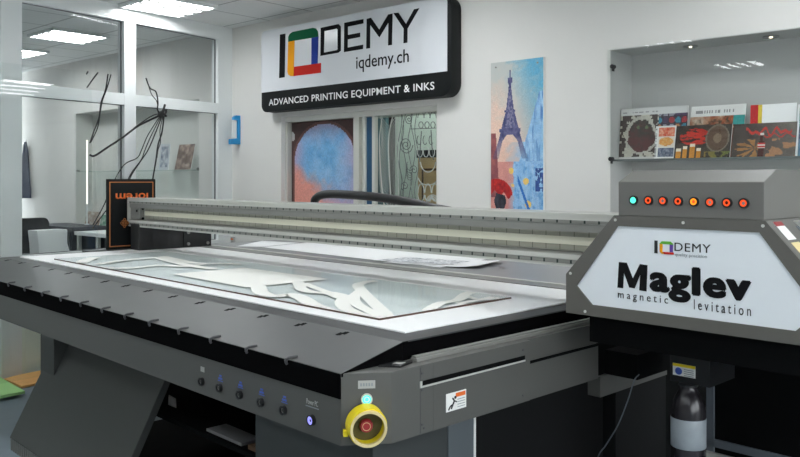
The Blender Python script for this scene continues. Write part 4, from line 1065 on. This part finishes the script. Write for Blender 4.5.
pq = MB(); pq.poly([(*p, GT+.0003) for p in bed([(172, 274), (244, 267.6), (329, 279), (246, 287.4)])])
gs.part('white_patch', pq, 'frost', label='plain white printed patch')
for i_, (pts, w) in enumerate(bands):
    pat = MB().band(bed(pts), w, GT, .0004+.00008*i_)
    for v in pat.bm.verts:
        v.co.x = min(max(v.co.x, gxa+.003), gxb-.003); v.co.y = min(max(v.co.y, gy0+.003), gy1-.003)
    bmesh.ops.dissolve_degenerate(pat.bm, dist=1e-5, edges=pat.bm.edges[:])
    gs.part('pattern_branch', pat, 'frost', label='white printed branch of the pattern')
def sheet(pts, label, z0, curl=None, m='paper', y_b=2.2):
    P = [PRN.at(a, b, 'z', z0) for a, b in pts]
    mb = MB(); nx, ny = 26, 8
    A, B, Cc, Dd = P
    V = [[mb.bm.verts.new((A.lerp(B, i/nx)).lerp(Dd.lerp(Cc, i/nx), j/ny)) for i in range(nx+1)] for j in range(ny+1)]
    for j in range(ny+1):
        for i in range(nx+1):
            u, v = i/nx, j/ny; V[j][i].co.z = z0+.001+(curl(u, v) if curl else 0)
    for j in range(ny):
        for i in range(nx): mb.bm.faces.new((V[j][i], V[j][i+1], V[j+1][i+1], V[j+1][i]))
    mb.bm.normal_update(); bmesh.ops.solidify(mb.bm, geom=mb.bm.faces[:], thickness=.0006)
    return solo('paper_sheet', mb, m, label, 'paper', PRN, (P[0]+P[2])/2, 'paper sheets behind the bed')
RZ = BZ+.0015
sheet([(262, 247.5), (440, 268), (500, 257), (335, 240)], 'largest white paper sheet lying on the rear table behind the bed', RZ, lambda u, v: .002)
sheet([(383, 262.5), (478, 268.6), (505, 262), (430, 257.5)], 'white sheet with a curled right corner overlapping the larger sheets', RZ+.005, lambda u, v: .035*max(0, u-.72)**1.5*3+.001*math.sin(u*20))
sheet([(236, 246.5), (262, 247), (300, 243), (262, 241)], 'small white sheet left of the largest one on the rear table', RZ, lambda u, v: .001)
def scribble(u, v):
    n = fbm(u*30, v*12, 61); return mixc((226, 227, 229), (112, 116, 124), (n-.5)*4)
P = [PRN.at(a, b, 'z', RZ+.0055) for a, b in ((372, 261), (452, 265.5), (470, 262), (410, 257.6))]
mb = MB(); mb.bm.free(); mb.bm = bmesh.new(); lay = mb.bm.loops.layers.float_color.new('Pigment')
V = [[mb.bm.verts.new((P[0].lerp(P[1], i/50)).lerp(P[3].lerp(P[2], i/50), j/16)+Vector((0, 0, .0045))) for i in range(51)] for j in range(17)]
for j in range(16):
    for i in range(50):
        f = mb.bm.faces.new((V[j][i], V[j][i+1], V[j+1][i+1], V[j+1][i])); c = lin(scribble((i+.5)/50, (j+.5)/16))
        for l in f.loops: l[lay] = (*c, 1)
solo('printed_sheet', mb, 'painting', 'sheet with grey printed marks lying over the white sheets', 'paper', PRN, (P[0]+P[2])/2, recalc=True)

# black framed sign leaning behind the gantry foot
fr0 = Thing('framed_sign', 'black framed panel with upside-down orange lettering behind the gantry foot', 'sign', PRN, (-3.71, .8, BZ+.001))
fx = -3.70; fz_0 = BZ+.001; q0, q1 = PRN.at(107, 179, 'x', fx), PRN.at(155.5, 181, 'x', fx); fya, fyb, fz_1 = q0.y, q1.y, q0.z
fr0.part('board', MB().box(fx-.02, fx, fya, fyb, fz_0, fz_1).bevel(.002), 'sign_black')
fr0.part('border', MB().ring([(fya+.018, fz_0+.018), (fyb-.018, fz_0+.018), (fyb-.018, fz_1-.02), (fya+.018, fz_1-.02)], [(fya+.024, fz_0+.025), (fyb-.024, fz_0+.025), (fyb-.024, fz_1-.026), (fya+.024, fz_1-.026)], 'x', fx, fx+.0012), 'copper', label='thin copper border line')
tm = text_mesh('lorem', 0, 1, 0, 1, 0, bold=.02, flip=True)
z_a, z_b = PRN.at(135, 199.5, 'x', fx).z, PRN.at(135, 193, 'x', fx).z
ya_, yb_ = PRN.at(115.5, 196, 'x', fx).y, PRN.at(148, 196, 'x', fx).y
for v in tm.bm.verts: v.co = Vector((fx+.0015-(v.co.y+.001)*.3, ya_+v.co.x*(yb_-ya_), z_a-.012+v.co.z*(z_b-z_a+.012)))
fr0.part('lettering', tm, 'orange_ink', label='upside-down orange word')
em = MB()
ey, ez = PRN.at(124.5, 223, 'x', fx)[1:]
for i in range(7):
    for j in range(7):
        if abs(i-3)+abs(j-3) <= 3 and (i+j) % 2 == 0: em.tubering((fx, ey+(i-3)*.012, ez+(j-3)*.013), (fx+.0015, ey+(i-3)*.012, ez+(j-3)*.013), .0095, .0055, 8)
fr0.part('emblem', em, 'copper', label='copper knot emblem')
# black hose arching behind the gantry
hp = [PRN.at(a, b, 'y', 1.25) for a, b in ((313, 206), (315.5, 199), (324, 194.6), (345, 194.6), (380, 197.5), (410, 202.5), (432, 208))]
pts = [(hp[0].x-.004, 1.06, 1.26), (hp[0].x-.004, 1.14, 1.27)]+[tuple(p) for p in hp]+[(hp[-1].x+.16, 1.25, 1.33), (hp[-1].x+.24, 1.15, 1.30), (hp[-1].x+.26, 1.06, 1.29)]
pr.part('cable_hose', MB().tube(pts, .026, n=14), 'black_satin', smooth=True, label='thick black hose arching up behind the gantry beam')

# ------------------------------------------------------------------ right of the printer
bt = Thing('ink_bottle', 'black bottle with a silvery label under the carriage', 'bottle', PRN, (.548, .86, .380))
bt.part('body', MB().lathe([(.055, 0), (.059, .006), (.059, .305), (.052, .344), (.036, .374), (.028, .388), (.028, .398)], (.548, .86, .380)), 'bottle_black', smooth=True)
bt.part('cap', MB().lathe([(.032, .396), (.032, .403), (.026, .4035)], (.548, .86, .380)), 'ink_black'); bt.part('label', MB().lathe([(.0592, .185), (.0598, .186), (.0598, .286), (.0592, .287)], (.548, .86, .380)), 'bottle_label', smooth=True)
ps = Thing('pedestal', 'low black cabinet under the black bottle', 'cabinet', PRN, (.55, .9, 0))
ps.part('body', MB().box(.33, .78, .7, 1.10, 0, .368), 'black_matte'); ps.part('top', MB().box(.32, .79, .69, 1.11, .368, .38), 'void_black')
rk = Thing('display_rack', 'black panel in a grey metal frame at the lower right of the room', 'rack', PRN, (1.0, 1.4, 0))
rx0, rx1, rz0, rz1, ry = .398, 1.75, .425, 1.02, 1.32
rk.part('frame', MB().box(rx0, rx0+.03, ry, ry+.03, 0, rz1).box(rx1-.03, rx1, ry, ry+.03, 0, rz1).box(rx0, rx1, ry, ry+.03, rz0, rz0+.03).box(rx0, rx1, ry, ry+.03, rz1-.03, rz1), 'screen_grey')
rk.part('panel', MB().box(rx0+.03, rx1-.03, ry+.012, ry+.022, rz0+.03, rz1-.03), 'void_black'); rk.part('rail', MB().box(rx0-.02, rx1, ry-.03, ry-.001, rz0-.045, rz0-.02), 'alu_light')
rk.part('foot', MB().box(rx0-.02, rx0+.05, ry-.15, ry+.25, 0, .025), 'screen_grey'); rk.part('foot', MB().box(rx1-.05, rx1+.02, ry-.15, ry+.25, 0, .025), 'screen_grey')
rk.part('lower_panel', MB().box(rx0+.03, rx1-.03, ry+.012, ry+.022, .03, rz0), 'void_black')
cbp = [PRN.at(a, b, 'y', .9) for a, b in ((634, 381), (628, 400), (618, 425), (606, 445), (597, 460))]
cpts = [tuple(p) for p in cbp]; last = cbp[-1]
cpts = [(cpts[0][0]+.004, .93, cpts[0][2]+.02)]+cpts+[(last.x-.05, .9, .2), (last.x-.02, .85, .012), (last.x+.15, .8, .006)]
solo('power_cord', MB().tube(cpts, .0025, n=6), 'screen_grey', 'thin grey cord hanging beside the dark base cabinet', 'cord', PRN, cpts[-1], smooth=True)
# under the table
bq = [PRN.at(a_, 405, 'y', .4).x for a_ in (176, 206, 232, 262)]
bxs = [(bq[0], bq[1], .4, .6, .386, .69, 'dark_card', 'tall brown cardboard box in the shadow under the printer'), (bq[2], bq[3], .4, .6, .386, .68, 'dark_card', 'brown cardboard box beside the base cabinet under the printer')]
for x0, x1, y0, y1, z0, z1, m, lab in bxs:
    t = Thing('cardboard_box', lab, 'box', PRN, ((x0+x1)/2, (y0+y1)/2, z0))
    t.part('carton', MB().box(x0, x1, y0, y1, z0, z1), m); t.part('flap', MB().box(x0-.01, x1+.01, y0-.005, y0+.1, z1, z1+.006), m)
P = [PRN.at(a, b, 'z', .37) for a, b in ((172, 428), (200, 437), (190, 441), (150, 424))]
solo('paper_card', MB().prism([(-1.783, .386), (-1.703, .386), (-1.708, .43), (-1.778, .436)], 'y', .1, .103), 'label_white', 'small white card standing in the shadow under the printer', 'card', PRN, (-1.743, .1, .386))
solo('wood_offcut', MB().box(-1.28, -1.0, .02, .12, .386, .398), 'rear_grey', 'flat grey offcut on the tray under the printer', 'board', PRN, (-1.14, .07, .386)); solo('wood_strip', MB().box(-.95, -.55, .02, .06, .386, .405), 'dark_card', 'narrow wooden strip on the tray beside the base cabinet', 'board', PRN, (-.75, .04, .386))
# socket sticker on the wall under the beam
v = WAL.at(232, 241, 'y', -.012)
so = Thing('wall_socket', 'small white wall box with an orange mark low in the corner', 'socket', WAL, (v.x, 0, v.z-.04))
so.part('box', MB().box(v.x-.035, v.x+.035, -.02, -.001, v.z-.04, v.z+.04), 'label_grey'); so.part('mark', MB().box(v.x-.03, v.x+.03, -.0212, -.02, v.z+.012, v.z+.028), 'orange_ink')

# ------------------------------------------------------------------ leaning glass sheet
A_ = [gl.bm.verts.new(p) for p in Pq]; B_ = [gl.bm.verts.new(p+n) for p in Pq]
gl.bm.faces.new(A_); gl.bm.faces.new(B_[::-1])
for i in range(4): gl.bm.faces.new((A_[i], B_[i], B_[(i+1) % 4], A_[(i+1) % 4]))
solo('leaning_glass', gl, 'clear_glass', 'large clear glass sheet leaning against the partition at the left', 'glass sheet', GLZ, ((gx0+gx1)/2, yb, gzb))

# ================================================================== CAMERA, WORLD, VIEW
cd = bpy.data.cameras.new('camera'); cam = bpy.data.objects.new('camera', cd); C.objects.link(cam)
cam.location = (0, 0, EYE); cam.rotation_euler = (PI/2, 0, 0)
cd.sensor_fit = 'HORIZONTAL'; cd.sensor_width = 36; cd.lens = FOC/800*36
cd.shift_y = -(228.5-HY)/800*1.0
cd.clip_start = .05
bpy.context.scene.camera = cam
w = bpy.data.worlds.new('world'); bpy.context.scene.world = w; w.use_nodes = True
w.node_tree.nodes['Background'].inputs[0].default_value = (.93, .96, 1.0, 1); w.node_tree.nodes['Background'].inputs[1].default_value = 6.0
sc = bpy.context.scene
sc.view_settings.view_transform = 'Standard'; sc.view_settings.look = 'None'; sc.view_settings.gamma = 1; sc.view_settings.use_curve_mapping = False
sc.view_settings.exposure = 0.03
sc.cycles.use_denoising = True; sc.cycles.max_bounces = 10; sc.cycles.transparent_max_bounces = 24; sc.cycles.sample_clamp_indirect = 6
